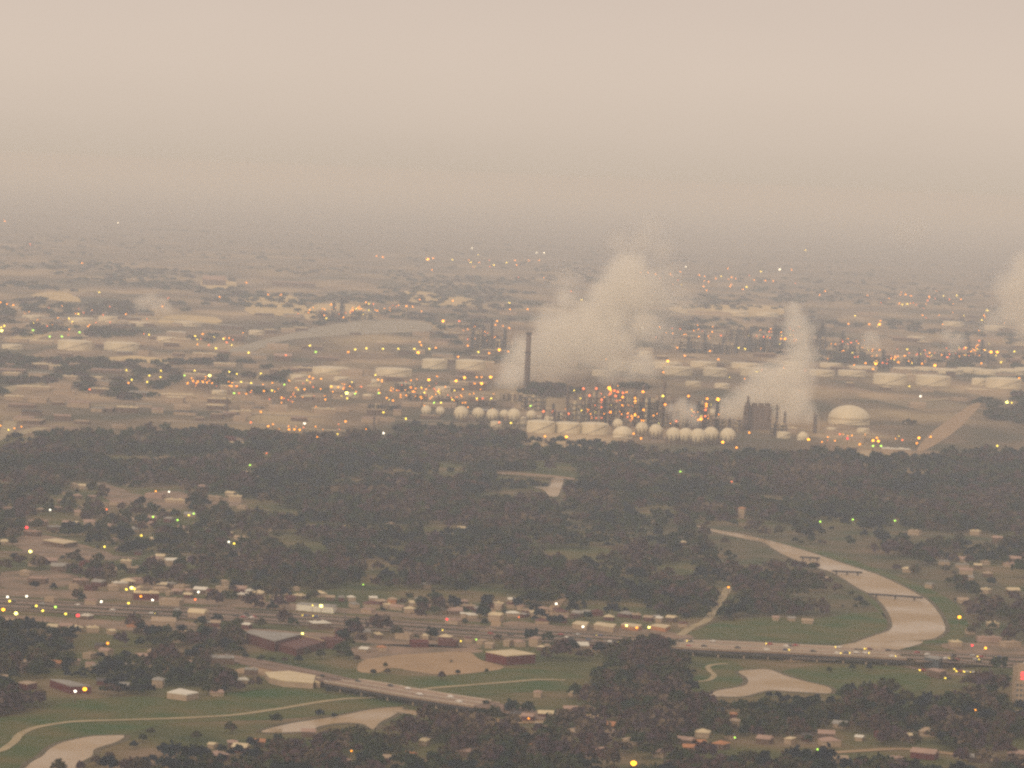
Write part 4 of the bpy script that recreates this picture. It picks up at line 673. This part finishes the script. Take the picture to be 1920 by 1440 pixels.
for (u, vt, vb, wp) in ((1400, 742, 806, 5), (1455, 758, 808, 4), (1470, 770, 812, 4), (1527, 775, 812, 5), (1452, 608, 655, 8), (1470, 606, 655, 8), (1517, 612, 660, 9), (1540, 604, 660, 9), (1430, 625, 660, 6), (1405, 620, 660, 6), (1380, 628, 662, 5), (885, 600, 655, 5), (905, 610, 655, 6), (920, 598, 655, 5),
                        (945, 615, 660, 6), (965, 640, 664, 7), (1290, 630, 662, 6), (1320, 622, 662, 5), (1355, 632, 662, 5), (1131, 565, 600, 5), (1185, 575, 606, 5), (1578, 620, 668, 5), (1595, 640, 668, 5), (1655, 655, 690, 6), (1722, 652, 684, 5), (1815, 640, 676, 5), (1840, 636, 680, 5), (640, 560, 600, 8), (625, 566, 600, 6),
                        (700, 768, 818, 3), (425, 745, 772, 3), (646, 1145, 1180, 2)):
    ls = {(1578): [(1578, 640, 'r'), (1580, 657, 'o'), (1578, 664, 'o')], 1595: [(1593, 665, 'O'), (1598, 651, 'o'), (1594, 642, 'r')], 1430: [(1430, 631, 'r'), (1440, 621, 'r')], 1470: [(1463, 635, 'o')]}.get(u, [])
    tower(u, vt, vb, wp, ls, 'steel2' if vb < 700 else 'steel')
for (u, v, wp, h, d) in ((1050, 798, 40, 22, 24), (1085, 798, 34, 34, 24), (1112, 798, 34, 46, 24), (1148, 799, 40, 38, 24), (1180, 800, 34, 40, 22), (1212, 801, 40, 40, 22), (1245, 802, 36, 44, 22), (1314, 803, 30, 38, 22), (1290, 803, 20, 20, 16), (1345, 806, 30, 18, 22), (1000, 770, 44, 22, 26),
                         (960, 752, 44, 12, 20), (1380, 808, 30, 18, 20), (1460, 818, 30, 18, 18), (910, 762, 40, 10, 20), (840, 758, 50, 10, 24), (780, 752, 40, 12, 24), (720, 770, 60, 9, 20), (760, 735, 40, 14, 24), (900, 655, 60, 34, 40), (940, 662, 30, 26, 30), (1300, 662, 60, 26, 40), (1420, 660, 60, 30, 40),
                         (1350, 664, 50, 22, 40), (1530, 662, 40, 34, 40), (1590, 670, 50, 28, 40), (1650, 690, 50, 24, 40), (1720, 686, 50, 20, 40), (1790, 680, 60, 24, 40), (1840, 682, 50, 24, 40), (620, 602, 60, 24, 60), (680, 600, 50, 20, 60), (790, 600, 60, 20, 50), (1380, 640, 50, 30, 40), (1200, 640, 40, 24, 40), (1250, 645, 40, 24, 40)):
    frame(u, v, wp, h, d, max(3, int(h/8)), random.choice(('steel', 'steel2')))
# cooling tower block
p = G(1419, 806); s_ = mpp(806, 1419); o = link('cooling_tower', None, None, (p.x, p.y+10, 0)); mb = MB(); W_ = 54*s_; Hh = 44*s_
mb.add([(-W_/2, -10, 0), (W_/2, -10, 0), (W_/2, 10, 0), (-W_/2, 10, 0), (-W_/2*.9, -8, Hh), (W_/2*.96, -8, Hh), (W_/2*.96, 8, Hh), (-W_/2*.9, 8, Hh)], [(0, 1, 5, 4), (1, 2, 6, 5), (2, 3, 7, 6), (3, 0, 4, 7), (4, 5, 6, 7), (3, 2, 1, 0)])
link('wall', mb.mesh('wall', M['steel']), o)
for k in range(4):
    mb = MB(); mb.lathe([(5, 0), (4.2, 2.5), (4.8, 5)], 16, (-W_*.34+k*W_*.23, 0, Hh)); link('fan_stack', mb.mesh('fan_stack', M['steel']), o)
for k in range(5):
    mb = MB(); mb.box((-W_*.4+k*W_*.2, -9.6, 3), (1.2, 1.4, Hh-8)); link('rib', mb.mesh('rib', M['steel']), o)
reg(o, 'dark cooling tower block below the upright steam plume', 'cooling tower', 1419, 806, fixed=True)

# lamp masts
def lampmesh(c, h, r):
    mb = MB(); mb.bar((0, 0, 0), (0, 0, h), (.35, .18), 6, 0); mb.bar((0, 0, h), (0, -r*1.2, h+.2), .14, 5, 0)
    mb.lathe([(r*.35, -r*.75), (r*.9, -r*.3), (r, 0), (r*.8, r*.45), (r*.3, r*.7)], 10, (0, -r*1.2, h), 1)
    return mb.mesh('street_lamp', [M['steel'], LAMP[c]], False)
LM = {}; FARL = []
CN = {'o': 'orange', 'O': 'bright orange', 'y': 'yellow', 'Y': 'bright yellow', 'g': 'greenish', 'w': 'white', 'r': 'red', 'R': 'bright red'}
for (u, v, c) in LT:
    D0 = proj(np.array(G(u, v).x), np.array(G(u, v).y))[2]; D0 = float(D0)
    h = 9 if v > 900 else (14 if v > 700 else 18); r = (1.9 if c in 'OY' else (1.5 if c in 'Rw' else 1.15))*D0/F*1.35
    if v > 900: r = (1.9 if c in 'OYR' else (1.3 if c in 'ow' else 1.05))*D0/F*1.35
    if v > 1090 and u < 380: r *= 1.35
    if (u, v) == (1188, 1431): r *= 2.1
    if v < 600 and c in 'oywr' and (int(u)*7 + int(v)) % 10 < 7: FARL.append((u, v, c)); continue
    q = G(u, v, h); r = round(r*2)/2; r = max(r, .6); k = (c, h, r)
    if k not in LM: LM[k] = lampmesh(c, h, r)
    o = link('lamp_mast' if v < 820 else 'street_lamp', LM[k], None, (q.x, q.y+r*1.2, 0)); reg(o, CN[c] + (' lamp' if v < 820 else ' street lamp'), 'lamp', u, v, 'lit lamps on masts')
    keep_rect(u-5, v-4, u+5, v+4, 1)

CL = [(1600, 650, 40, 18, 26), (1660, 672, 40, 12, 24), (1730, 668, 40, 8, 20), (1820, 658, 45, 10, 30), (1460, 630, 60, 16, 22), (1300, 620, 70, 18, 20), (640, 582, 60, 10, 26), (720, 574, 60, 8, 14), (900, 625, 30, 16, 18), (780, 735, 60, 18, 34), (640, 725, 90, 16, 30), (520, 735, 90, 18, 26), (860, 745, 60, 14, 18),
      (1120, 772, 40, 16, 34), (1190, 776, 26, 14, 34), (1310, 778, 30, 10, 22), (1160, 745, 40, 14, 16), (120, 590, 90, 20, 16), (1440, 700, 60, 20, 8), (380, 716, 60, 8, 14), (420, 640, 60, 14, 10), (1720, 560, 80, 12, 18), (1340, 525, 120, 14, 22), (960, 500, 120, 14, 14), (200, 600, 160, 24, 14), (1600, 820, 90, 8, 10), (1800, 600, 120, 30, 12), (560, 800, 120, 8, 10)]
DL = {}
for (cu_, cv_, su, sv, n_) in CL:
    for _ in range(n_):
        c = random.choice('oooorryo'); h = random.uniform(6, 30); q = G(random.gauss(cu_, su*.6), random.gauss(cv_, sv*.6), h); r = q.y/F*random.uniform(.8, 1.5)
        mb = DL.setdefault(c, MB()); mb.lathe([(r*.4, -r*.7), (r, 0), (r*.4, r*.7)], 7, (q.x, q.y, h)); DL.setdefault('pole', MB()).bar((q.x, q.y+r, 0), (q.x, q.y+r, h), .25, 4)
for (u, v, c) in FARL:
    q = G(u, v, 18); r = q.y/F*1.5; DL.setdefault(c, MB()).lathe([(r*.4, -r*.7), (r, 0), (r*.4, r*.7)], 8, (q.x, q.y, 18)); DL['pole'].bar((q.x, q.y+r, 0), (q.x, q.y+r, 18), .25, 4)
mb = MB(); ms = []
for i, (c, b_) in enumerate(DL.items()): mb.add(b_.v, b_.f, i); ms.append(LAMP.get(c, M['steel']))
o = link('distant_lights', mb.mesh('distant_lights', ms)); o['kind'] = 'stuff'; o['label'] = 'swarm of tiny orange lights over the far plants and yards'; o['category'] = 'lights'

# ------------------------------------------------------------------ cars
def car_mesh(col, lights=False):
    mb = MB()
    pr = [(-2.3, .35), (-2.3, .85), (-1.7, .98), (-1.1, 1.45), (.5, 1.45), (1.2, .98), (2.2, .85), (2.3, .35)]; vs = [(x, -.9, z) for x, z in pr] + [(x, .9, z) for x, z in pr]; n_ = len(pr)
    mb.add(vs, [tuple(range(n_)), tuple(range(2*n_-1, n_-1, -1))] + [(i, n_+i, n_+(i+1) % n_, (i+1) % n_) for i in range(n_)], 0)
    for x in (-1.45, 1.4):
        for y in (-.92, .92): mb.bar((x, y-.1, .35), (x, y+.1, .35), .35, 10, 1)
    mb.add([(-1.05, -.8, 1.46), (.45, -.8, 1.46), (.45, .8, 1.46), (-1.05, .8, 1.46)], [(0, 1, 2, 3)], 0)
    return mb.mesh('car', [M[col], M['rubber']])
CK = ['car_white', 'car_black', 'car_silver', 'car_red', 'car_blue', 'car_black', 'car_white']; CMs = {k: car_mesh(k) for k in sorted(set(CK))}
hl = MB(); hl.lathe([(.1, -.25), (.42, 0), (.1, .25)], 8); HLm = hl.mesh('headlight', LAMP['y'])
def car(pos, ang, u, v, lights=False, col=None):
    k = col or random.choice(CK); o = link('car', None, None, pos, ang); link('body', CMs[k], o, sc=(1.15, 1.15, 1.15))
    if lights:
        for y in (-.7, .7): link('headlight', HLm, o, (2.75, y, .75), 0, (1.4, 1.4, 1.4))
    reg(o, k.replace('car_', '') + ' car' + (' with lit headlights' if lights else ''), 'car', u, v, 'cars on the roads')
seg = hw
for k in range(90):
    i = random.randrange(4, len(hw)-6); a, b_ = Vector(hw[i]), Vector(hw[i+1]); q = a.lerp(b_, random.random()); d = (b_-a).normalized(); nn = Vector((-d.y, d.x, 0))
    off = random.choice((9.5, 15, 20.5, -9.5, -15, -20.5)); q = q + nn*off; u, v, _ = proj(np.array(q.x), np.array(q.y), q.z); u, v = float(u), float(v)
    if not -20 < u < 1940: continue
    car(q + Vector((0, 0, .05)), math.atan2(d.y, d.x) + (math.pi if off > 0 else 0), u, v, random.random() < .3)
for (u, v) in ((1730, 1258), (1770, 1266), (1778, 1273), (1795, 1256), (1799, 1260), (1813, 1261), (1826, 1262), (1814, 1275), (1851, 1277)):
    car(G(u, v, .2), R(200), u, v, True)
for t_ in (.12, .3, .42, .55, .7, .86):
    i = int(j0+(j1-j0)*t_); a, b_ = Vector(sb[i]), Vector(sb[i+1]); d = (b_-a).normalized(); q = a + Vector((-d.y, d.x, 0))*random.choice((5, -5, 10, -10)); u, v, _ = proj(np.array(q.x), np.array(q.y), q.z)
    car(q + Vector((0, 0, .05)), math.atan2(d.y, d.x), float(u), float(v), False, 'car_white' if t_ > .4 else 'car_black')
keep_rect(1720, 1252, 1860, 1280, .6)
path('road', [(1700, 1250), (1760, 1262), (1820, 1268), (1880, 1280), (1960, 1292)], 10, M['asphalt'], ko=.8)
path('road', [(1780, 1252), (1830, 1262), (1900, 1270), (1960, 1276)], 8, M['asphalt'], .42, ko=.7)

# ------------------------------------------------------------------ trees
FOREST_TOP = [(-200, 822), (0, 818), (170, 820), (350, 806), (480, 815), (560, 820), (700, 815), (760, 803), (860, 800), (900, 803), (980, 815), (1040, 830), (1200, 842), (1330, 848), (1420, 853), (1600, 853), (1650, 856), (1715, 860), (1755, 838), (1800, 812), (1855, 762), (2120, 768)]
z1 = FOREST_TOP + [(2120, 1240), (1280, 1196), (1000, 1172), (600, 1145), (-200, 1105)]
DEN[inside(z1)] = 1.0
DEN[inside([(-200, 900), (250, 895), (470, 920), (480, 1010), (430, 1110), (-200, 1105)])] = .62
DEN[inside([(-200, 1098), (600, 1140), (1000, 1172), (1300, 1196), (2120, 1235), (2120, 1262), (1300, 1222), (1000, 1230), (600, 1230), (-200, 1165)])] = .5
DEN[inside([(-200, 1162), (400, 1180), (620, 1225), (1000, 1225), (1290, 1215), (1300, 1230), (1700, 1245), (2120, 1265), (2120, 1520), (-200, 1520)])] = 1.0
DEN[inside([(1150, 965), (1300, 972), (1500, 985), (1700, 990), (1860, 1060), (1920, 1120), (2120, 1130), (2120, 1215), (1300, 1200), (1290, 1190), (1400, 1125), (1430, 1085), (1350, 1050), (1180, 1005)])] = .1
DEN[inside([(1400, 1085), (1540, 1085), (1640, 1120), (1640, 1150), (1400, 1155), (1330, 1170), (1370, 1110)])] = .75
DEN[inside([(1640, 1010), (1760, 1015), (1920, 1020), (2120, 1020), (2120, 1115), (1790, 1110), (1720, 1060)])] = .7
DEN[inside([(940, 900), (1300, 965), (1330, 1040), (1440, 1090), (1380, 1130), (1150, 1100), (960, 1040)])] = .42
DEN[inside([(1780, 1120), (2120, 1130), (2120, 1200), (1800, 1195)])] = .35
def accept(u, v, hpx, wpx, th=.0):
    dens = DEN[idx(u, v)]
    mx_ = np.zeros(u.shape)
    for fx in (-.5, 0, .5):
        for fy in (0, .3, .6, .95): mx_ = np.maximum(mx_, KO[idx(u+fx*wpx, v-fy*hpx)])
    okb = BKO[idx(u, v)] < .5
    pr = dens*np.where(mx_ > .95, 0, 1-mx_*.97)*okb*np.clip(1.1 + 3.2*gapn, .05, 1)
    return rng.random(u.shape) < pr
sp_ = 10.4; ys = np.arange(2330, 5700, sp_); TX = []; TY = []
for i, y in enumerate(ys):
    hw_ = y*.152+60; xs = np.arange(-hw_, hw_, sp_) + (i % 2)*sp_/2; TX.append(xs + rng.uniform(-3, 3, xs.shape)); TY.append(np.full(xs.shape, y) + rng.uniform(-3, 3, xs.shape))
tx = np.concatenate(TX); ty = np.concatenate(TY)
lf = np.array([mnoise.noise((x*.006, y*.004, 3.1)) for x, y in zip(tx, ty)]); l2 = np.array([mnoise.noise((x*.02, y*.012, 9.1)) for x, y in zip(tx, ty)])
th = np.clip(10.5 + 4*lf + 6*l2 + rng.normal(0, 3.2, tx.shape), 4, 21)
tu, tv, td = proj(tx, ty); hpx = th/td*F; wpx_ = th*.75/td*F
gapn = np.array([mnoise.noise((x*.011, y*.006, 17.3)) for x, y in zip(tx, ty)])
k = accept(tu, tv, hpx, wpx_); tx, ty, th, tu, tv, td, lf, l2 = (a[k] for a in (tx, ty, th, tu, tv, td, lf, l2))
tint = np.clip(.40 + .75*lf + .6*l2 + rng.normal(0, .2, tx.shape), 0, 1)
def quads(x, y, z0, h, rad, tint, K, qs, seed=1):
    r_ = np.random.default_rng(seed); n_ = len(x)
    d = r_.normal(size=(n_, K, 3)); d /= np.linalg.norm(d, axis=2, keepdims=True); d[..., 2] = np.abs(d[..., 2])*1.15-.35
    lob = 1 + .22*np.sin(3*np.arctan2(d[..., 1], d[..., 0]) + r_.uniform(0, 6.3, (n_, 1))) + r_.normal(0, .1, (n_, K))
    rr = (r_.random((n_, K))**.35)*lob
    C = np.stack([x[:, None] + d[..., 0]*rr*rad[:, None], y[:, None] + d[..., 1]*rr*rad[:, None], z0 + h[:, None]*.56 + d[..., 2]*rr*h[:, None]*.46], -1)
    C[..., 2] = np.maximum(C[..., 2], .4)
    nrm = d*.7 + r_.normal(size=(n_, K, 3))*.6; nrm[..., 2] += .35; nrm /= np.linalg.norm(nrm, axis=2, keepdims=True)
    a = np.cross(nrm, r_.normal(size=(n_, K, 3))); a /= np.linalg.norm(a, axis=2, keepdims=True); b = np.cross(nrm, a)
    s = (rad[:, None]*qs*r_.uniform(.6, 1.3, (n_, K)))[..., None]; a = a*s; b = b*s*.8
    V = np.stack([C-a-b, C+a-b*.6, C+a*.7+b, C-a*.8+b*.9], 2).reshape(-1, 3)
    T = np.repeat(np.clip(tint[:, None] + r_.normal(0, .07, (n_, K)), 0, 1).reshape(-1), 4); return V, T
def quadmesh(name, V, T, mats):
    me = bpy.data.meshes.new(name); n_ = len(V); me.vertices.add(n_); me.vertices.foreach_set('co', V.astype(np.float32).ravel()); me.loops.add(n_); me.loops.foreach_set('vertex_index', np.arange(n_, dtype=np.int32))
    me.polygons.add(n_//4); me.polygons.foreach_set('loop_start', np.arange(0, n_, 4, dtype=np.int32)); me.polygons.foreach_set('loop_total', np.full(n_//4, 4, np.int32))
    at = me.attributes.new('tint', 'FLOAT', 'POINT'); at.data.foreach_set('value', T.astype(np.float32)); me.materials.append(mats); me.update(calc_edges=True); return me
# individual trees: isolated ones first, then the nearest
ISO = [(722, 1252, 10), (726, 1264, 11), (828, 1275, 17), (858, 1266, 11), (846, 1243, 6), (700, 1266, 12), (912, 1262, 9), (110, 1452, 30), (180, 1436, 20), (150, 1446, 20), (205, 1430, 22), (283, 1380, 17), (268, 1392, 17), (627, 1290, 14), (615, 1300, 12), (604, 1276, 12), (911, 1334, 22), (905, 1345, 18),
       (1338, 1025, 7), (1378, 1048, 9), (1352, 1034, 7), (1270, 1020, 10), (1218, 1012, 9), (1490, 1068, 18), (1505, 1071, 20), (1521, 1071, 17), (1530, 1068, 14), (1480, 1060, 14), (1742, 1060, 16), (1748, 1058, 14), (1850, 1160, 18), (1838, 1170, 16), (1820, 1190, 18), (1580, 1140, 7), (1630, 1258, 14), (1598, 1258, 14), (1690, 1246, 12), (1780, 1250, 14), (1790, 1248, 14), (670, 1242, 14), (655, 1236, 16), (420, 1300, 17), (390, 1303, 24), (400, 1304, 22), (1555, 1262, 12), (1520, 1235, 5), (740, 1185, 8), (640, 1230, 16), (575, 1232, 18), (600, 1236, 20), (560, 1244, 16)]
near = np.where((tu > -10) & (tu < 1930))[0]; near = near[np.argsort(td[near])][:249]
single = [(tx[i], ty[i], th[i], tu[i], tv[i]) for i in near]; mask = np.ones(len(tx), bool); mask[near] = False
for (u, v, hp_) in ISO:
    p = G(u, v); single.append((p.x, p.y, hp_*mpp(v, u)*1.0, u, v))
protos = []
for s_ in range(7):
    one = np.array([0.]); V, T = quads(one, one, 0, np.array([10.]), np.array([4.3 + .3*(s_ % 3)]), np.array([.5]), 420, .17, 20+s_); cr = quadmesh('crown', V, T, M['leaves'])
    t = MB(); t.bar((0, 0, -.1), (.1, .1, 4.2), (.32, .2), 7)
    for k_ in range(6): a = k_*1.05+s_; t.bar((.1, .1, 2.6+.3*k_), (2.6*math.cos(a), 2.6*math.sin(a), 6+.3*k_), (.15, .05), 5)
    protos.append((cr, t.mesh('trunk', M['bark'])))
for i, (x, y, h, u, v) in enumerate(single):
    cr, tr = protos[i % 7]; s_ = h/10; o = link('tree', None, None, (x, y, 0), random.uniform(0, 6.28), (s_, s_, s_))
    o.scale = (s_, s_, s_); link('trunk', tr, o); link('crown', cr, o)
    if i >= len(near):
        reg(o, 'small round tree standing apart' if h < 6 else 'bushy dark tree standing apart', 'tree', u, v, 'trees standing apart')
    else:
        reg(o, 'leafy grey-green tree', 'tree', u, v, 'nearest trees of the wood')
tx, ty, th, tint, td = (a[mask] for a in (tx, ty, th, tint, td))
Vs, Ts = [], []
for lo, hi, K, qs, sd_ in ((0, 3100, 90, .25, 1), (3100, 4200, 56, .31, 2), (4200, 9000, 34, .4, 3)):
    q = (td >= lo) & (td < hi); V, T = quads(tx[q], ty[q], 0, th[q], th[q]*.46+.6, tint[q], K, qs, sd_); Vs.append(V); Ts.append(T)
print('wood trees', len(tx), 'quads', sum(len(a) for a in Vs)//4)
o = link('woodland', quadmesh('woodland', np.concatenate(Vs), np.concatenate(Ts), M['wood_leaves'])); o['kind'] = 'stuff'; o['label'] = 'dense dusky woodland canopy filling the near and middle ground'; o['category'] = 'woodland'
# far tree belts
n_ = 22000; fy = 5150 + rng.exponential(3000, n_).clip(0, 16000); fx = (rng.random(n_)-.5)*2*(fy*.15+80)
fu, fv, fd = proj(fx, fy); ns = np.array([mnoise.noise((x*.0022, y*.0011, 5.)) + .5*mnoise.noise((x*.008, y*.004, 1.)) for x, y in zip(fx, fy)])
fh = rng.uniform(6, 12, n_); mxk = np.zeros(n_)
for a in (-.5, 0, .5):
    for b_ in (0, .5, 1): mxk = np.maximum(mxk, KO[idx(fu + a*26/fd*F, fv - b_*fh/fd*F)])
lim = np.where((fu > 640) & (fu < 1700) & (fv > 690) & (fv < 850), .55, np.where(fv > 560, .13, .06))
k = (ns > lim) & (mxk < .55) & (BKO[idx(fu, fv)] < .5) & (fv < 850)
fx, fy, fh, ns = fx[k], fy[k], fh[k], ns[k]; V, T = quads(fx, fy, 0, fh, np.full(len(fx), 13.), np.clip(.35+ns*.3+rng.normal(0, .2, len(fx)), 0, 1), 34, .24, 9)
o = link('far_tree_belts', quadmesh('far_tree_belts', V, T, M['wood_leaves'])); o['kind'] = 'stuff'; o['label'] = 'hazy dark belts of far trees between the industrial yards'; o['category'] = 'trees'
print('far', len(fx))

# ------------------------------------------------------------------ steam
def plume(name, puffs, D, dens, desc, u, v, vox=None, nscale=.016, split=False):
    c = sum((P(a, b, D) for a, b, r in puffs), Vector())/len(puffs); o_r = []
    bm = bmesh.new()
    for a, b, r in puffs:
        q = P(a, b, D + random.uniform(-.3, .3)*r*D/F + (0 if not split else (-110 if b > 722 else 140))) - c; rr = r*1.3*D/F; q.z = max(q.z, -c.z + rr*.6 + 2); o_r.append((q, rr))
        bmesh.ops.create_icosphere(bm, subdivisions=3, radius=rr, matrix=Matrix.Translation(q))
    me = bpy.data.meshes.new(name); bm.to_mesh(me); bm.free()
    m = bpy.data.materials.new(name + '_vapour'); m.use_nodes = True; n = m.node_tree.nodes; l = m.node_tree.links; n.clear()
    out = n.new('ShaderNodeOutputMaterial'); pv = n.new('ShaderNodeVolumePrincipled'); pv.inputs['Color'].default_value = (1, .98, .93, 1); pv.inputs['Anisotropy'].default_value = 0
    l.new(pv.outputs[0], out.inputs['Volume']); tc = n.new('ShaderNodeTexCoord'); last = None
    for q, rr in o_r:
        s1 = n.new('ShaderNodeVectorMath'); s1.operation = 'DISTANCE'; l.new(tc.outputs['Object'], s1.inputs[0]); s1.inputs[1].default_value = q
        s2 = n.new('ShaderNodeMath'); s2.operation = 'MULTIPLY_ADD'; l.new(s1.outputs['Value'], s2.inputs[0]); s2.inputs[1].default_value = -1/rr; s2.inputs[2].default_value = 1.0
        if last is None: last = s2.outputs[0]
        else:
            s3 = n.new('ShaderNodeMath'); s3.operation = 'SMOOTH_MAX'; s3.inputs[2].default_value = .25; l.new(last, s3.inputs[0]); l.new(s2.outputs[0], s3.inputs[1]); last = s3.outputs[0]
    ns = n.new('ShaderNodeTexNoise'); ns.inputs['Scale'].default_value = nscale*6500/D; ns.inputs['Detail'].default_value = 4; ns.inputs['Roughness'].default_value = .68; l.new(tc.outputs['Object'], ns.inputs['Vector'])
    a1 = n.new('ShaderNodeMath'); a1.operation = 'MULTIPLY_ADD'; l.new(ns.outputs['Fac'], a1.inputs[0]); a1.inputs[1].default_value = -1.5; l.new(last, a1.inputs[2])
    a2 = n.new('ShaderNodeMath'); a2.operation = 'ADD'; l.new(a1.outputs[0], a2.inputs[0]); a2.inputs[1].default_value = .62
    a3 = n.new('ShaderNodeMath'); a3.operation = 'MULTIPLY'; a3.use_clamp = True; l.new(a2.outputs[0], a3.inputs[0]); a3.inputs[1].default_value = 1.15
    a4 = n.new('ShaderNodeMath'); a4.operation = 'MULTIPLY'; l.new(a3.outputs[0], a4.inputs[0]); a4.inputs[1].default_value = dens; l.new(a4.outputs[0], pv.inputs['Density'])
    me.materials.append(m); o = link(name, me, None, c)
    rm = o.modifiers.new('shape', 'REMESH'); rm.mode = 'VOXEL'; rm.voxel_size = vox or D/F*4; reg(o, desc, 'steam plume', u, v, None, True); return o
plume('steam_plume', [(934, 746, 14), (945, 738, 18), (1185, 690, 30), (1215, 695, 24), (1060, 565, 26), (1150, 600, 44), (955, 730, 24), (980, 712, 34), (1010, 690, 46), (1045, 660, 56), (1085, 640, 56), (1040, 620, 46), (1125, 640, 50), (1165, 645, 40), (985, 665, 36), (1110, 600, 46), (1140, 560, 48), (1165, 528, 46), (1200, 545, 46), (1170, 500, 32), (1235, 560, 30), (1205, 610, 36), (1190, 500, 28), (1060, 600, 34), (1200, 680, 30), (1150, 685, 34), (965, 690, 34), (960, 735, 20)], 7000, .055,
      'huge cream steam plume drifting up and right past the tall chimney', 1090, 620, split=True)
plume('steam_plume', [(1470, 778, 26), (1495, 768, 32), (1515, 780, 20), (1490, 745, 40), (1455, 735, 40), (1425, 740, 42), (1398, 754, 36), (1372, 766, 26), (1352, 772, 16), (1440, 715, 34), (1465, 710, 38), (1495, 700, 40), (1502, 665, 34), (1500, 632, 30), (1494, 604, 25), (1490, 582, 19)], 6250, .06,
      'upright cream steam plume with a broad foot above the cooling tower', 1480, 700)
plume('steam_plume', [(266, 578, 17), (282, 562, 15), (300, 572, 16), (312, 584, 13), (290, 585, 16)], 9600, .036, 'small far steam plume over the pale yards', 285, 575)
plume('steam_plume', [(1848, 614, 17), (1868, 602, 26), (1895, 592, 34), (1920, 575, 42), (1905, 540, 40), (1935, 520, 46), (1925, 610, 34), (1960, 560, 50)], 9000, .034, 'broad steam plume cut by the photo edge', 1890, 590)
plume('steam_plume', [(1626, 646, 15), (1634, 634, 16), (1642, 645, 12)], 8200, .04, 'small round steam puff behind the long row of tanks', 1630, 640)
plume('steam_plume', [(1776, 630, 15), (1788, 642, 18), (1798, 634, 14), (1786, 656, 11)], 8400, .036, 'short ragged steam puff between two lamp clusters', 1788, 640)
plume('steam_plume', [(1268, 784, 16), (1288, 774, 22), (1302, 788, 16), (1260, 768, 13), (1280, 758, 15)], 5900, .06, 'low steam puff among the lit towers behind the spheres', 1285, 775)
plume('steam_plume', [(1180, 475, 34), (1205, 455, 34), (1160, 455, 26), (1225, 430, 26), (1250, 520, 40), (1240, 470, 30), (1270, 560, 44), (1240, 620, 44), (1060, 530, 34)], 7400, .014, 'faint steam wisp above the huge plume', 1185, 460)
plume('steam_plume', [(1700, 440, 26), (1720, 432, 20)], 11000, .008, 'faint lone steam wisp high in the haze', 1706, 435)

# ------------------------------------------------------------------ haze
hz = MB(); E = 92000; hz.box((0, 0, -1.0), (2*E, 2*E, 408)); me = hz.mesh('haze', [])
m = bpy.data.materials.new('haze_air'); m.use_nodes = True; n = m.node_tree.nodes; n.clear(); oo = n.new('ShaderNodeOutputMaterial'); pv = n.new('ShaderNodeVolumePrincipled')
pv.inputs['Color'].default_value = (.74, .83, 1, 1); pv.inputs['Absorption Color'].default_value = (1, 1, 1, 1); pv.inputs['Density'].default_value = 8.2e-5; pv.inputs['Anisotropy'].default_value = 0.0
m.node_tree.links.new(pv.outputs[0], oo.inputs['Volume']); me.materials.append(m); o = link('haze', me); o['kind'] = 'stuff'; o['label'] = 'warm evening haze over the whole plain'; o['category'] = 'haze'

finish_labels()
for t in THINGS:
    l_ = t[0]['label']
    if len(l_.split()) > 16: t[0]['label'] = l_.replace(' well ', ' ').replace(' just ', ' ').replace('long low ', 'long ')
print('objects', len(bpy.data.objects), 'things', len(THINGS))
